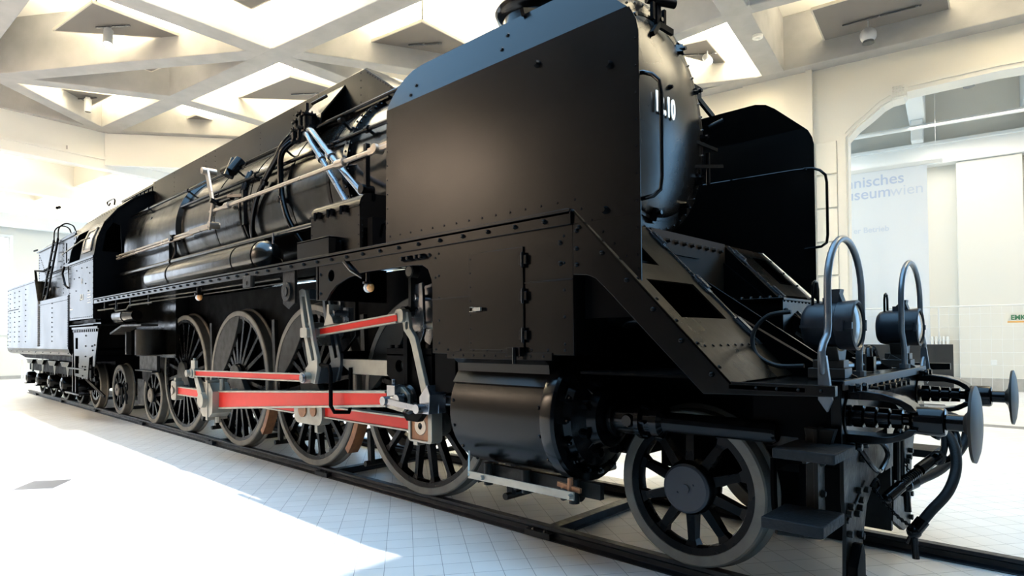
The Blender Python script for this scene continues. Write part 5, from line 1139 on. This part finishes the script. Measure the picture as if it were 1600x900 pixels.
mb.prism([(-1.30,3.78),(-1.12,3.98),(-1.10,3.96),(-1.28,3.76)],'x',-8.9,-4.9); mb.prism([(1.30,3.78),(1.12,3.98),(1.10,3.96),(1.28,3.76)],'x',-8.9,-4.9)
mb.box(-8.85,-4.95,-1.31,-1.29,3.02,3.05); mb.box(-8.95,-4.9,-1.33,-1.29,3.77,3.80)
for x,n_ in ((-8.78,11),(-6.1,14),(-5.1,14)): mb.rivrow((x,-1.3,3.05 if x<-8 else 2.5),(x,-1.3,3.7),n_,(0,-1,0),.014,.010)
mb.rivrow((-8.7,-1.3,3.65),(-7.9,-1.3,3.1),12,(0,-1,0),.014,.010); mb.rivrow((-7.6,-1.3,3.1),(-7.3,-1.3,3.7),8,(0,-1,0),.014,.010)
for x,z in ((-6.4,3.2),(-6.1,3.25),(-5.7,3.3),(-7.3,3.35)): mb.box(x-.06,x+.06,-1.31,-1.3,z-.02,z+.02)
T_(mb,'coal_bunker',PLATE,smooth=False)
mb = MB(); mb.box(-8.83,-5.0,-1.25,1.25,2.6,3.45); T_(mb,'coal_load',DARK)
mb = MB()
for dx in (0,.42): mb.bar((-7.55+dx,-1.44,2.45),(-6.75+dx,-1.36,3.85),.03,.06)
for k in range(7): p = Vector((-7.55,-1.44,2.55)).lerp(Vector((-6.75,-1.36,3.85)),k/6.6+.03); mb.cyl(p,p+Vector((.42,0,0)),.012,6)
for dx in (0,.42): mb.tube(smoothpts([(-6.75+dx,-1.36,3.85),(-6.72+dx,-1.35,4.08),(-6.60+dx,-1.25,4.18),(-6.4+dx,-1.15,4.12),(-6.3+dx,-1.12,4.0)]),.014,6)
T_(mb,'ladder',DARK)
mb = MB(); mb.tube([(-8.15,-1.46,3.0),(-8.55,-1.42,3.28),(-7.9,-1.36,3.22),(-7.3,-1.32,3.28)],.028,8); mb.tube([(-9.1,-1.36,3.84),(-8.8,-1.34,3.84)],.02,6); mb.tube([(-7.4,-1.34,3.12),(-4.95,-1.34,3.12)],.014,6); T_(mb,'handrails',DARK)
mb = MB(); mb.bar((-7.5,-1.42,2.48),(-7.1,-1.36,2.75),.02,.05); mb.bar((-7.2,-1.42,2.48),(-7.3,-1.36,2.8),.02,.05); T_(mb,'ladder_stay',BAND)
mb = MB(); mb.prism([(-11.9,1.16),(-4.4,1.16),(-4.4,1.06),(-10.9,1.06)],'y',-1.25,1.25); mb.prism([(-11.6,1.06),(-4.7,1.06),(-4.7,.55),(-10.8,.60),(-11.2,.85)],'y',-.62,.62); mb.box(-11.6,-4.8,-1.05,-1.0,.70,.98); mb.box(-11.6,-4.8,1.0,1.05,.70,.98); T_(mb,'underframe',DARK,smooth=False)
tw_sp, tw_ty, _c = wheel_meshes(.49, 10, .13, 0)
for i, x in enumerate((-5.5,-6.9,-8.3,-9.75,-11.2)):
    for s in (-1,1):
        mb = MB(); mb.v, mb.f, mb.m = tw_sp.v[:], tw_sp.f[:], tw_sp.m[:]; w = mb.build('tender_wheel', BLK, TE, loc=None); w.location = (x+8.3, s*.80, .49+ZO)
        for v_ in w.data.vertices: v_.co.x += -8.3
        w.rotation_euler = (0,0,PI if s > 0 else 0)
        mb = MB(); mb.v, mb.f, mb.m = tw_ty.v[:], tw_ty.f[:], tw_ty.m[:]; ORG[w.name] = (0,0,ZO); ty_ = mb.build('tyre', TYRE if i == 0 else GREYP, w); ty_.location = (0,0,0)
        mb = MB(); sy = s
        mb.lathe([(.001,-.09*1),(.12,-.085),(.15,-.07),(.165,-.03),(.165,.10),(.10,.16),(.10,.30)],(x,-1.10,.49),'y',28); mb.box(x-.16,x+.16,-1.10,-.98,.36,.40); mb.cyl((x,-1.20,.49),(x,-1.18,.49),.07,16); mb.box(x-.10,x+.10,-1.22,-1.0,.32,.35)
        mb.prism([(x-.20,1.0),(x+.20,1.0),(x+.05,.66),(x-.05,.66)],'y',-1.06,-1.02)
        for k in range(4): mb.box(x-.45+k*.05,x+.45-k*.05,-1.12,-1.0,.98-k*.03,1.0-k*.03+.005)
        if s > 0: mb.mirror()
        T_(mb,'axle_box',BLK)
    mb = MB(); mb.cyl((x,-.95,.49),(x,.95,.49),.07,16); T_(mb,'axle',DARK)
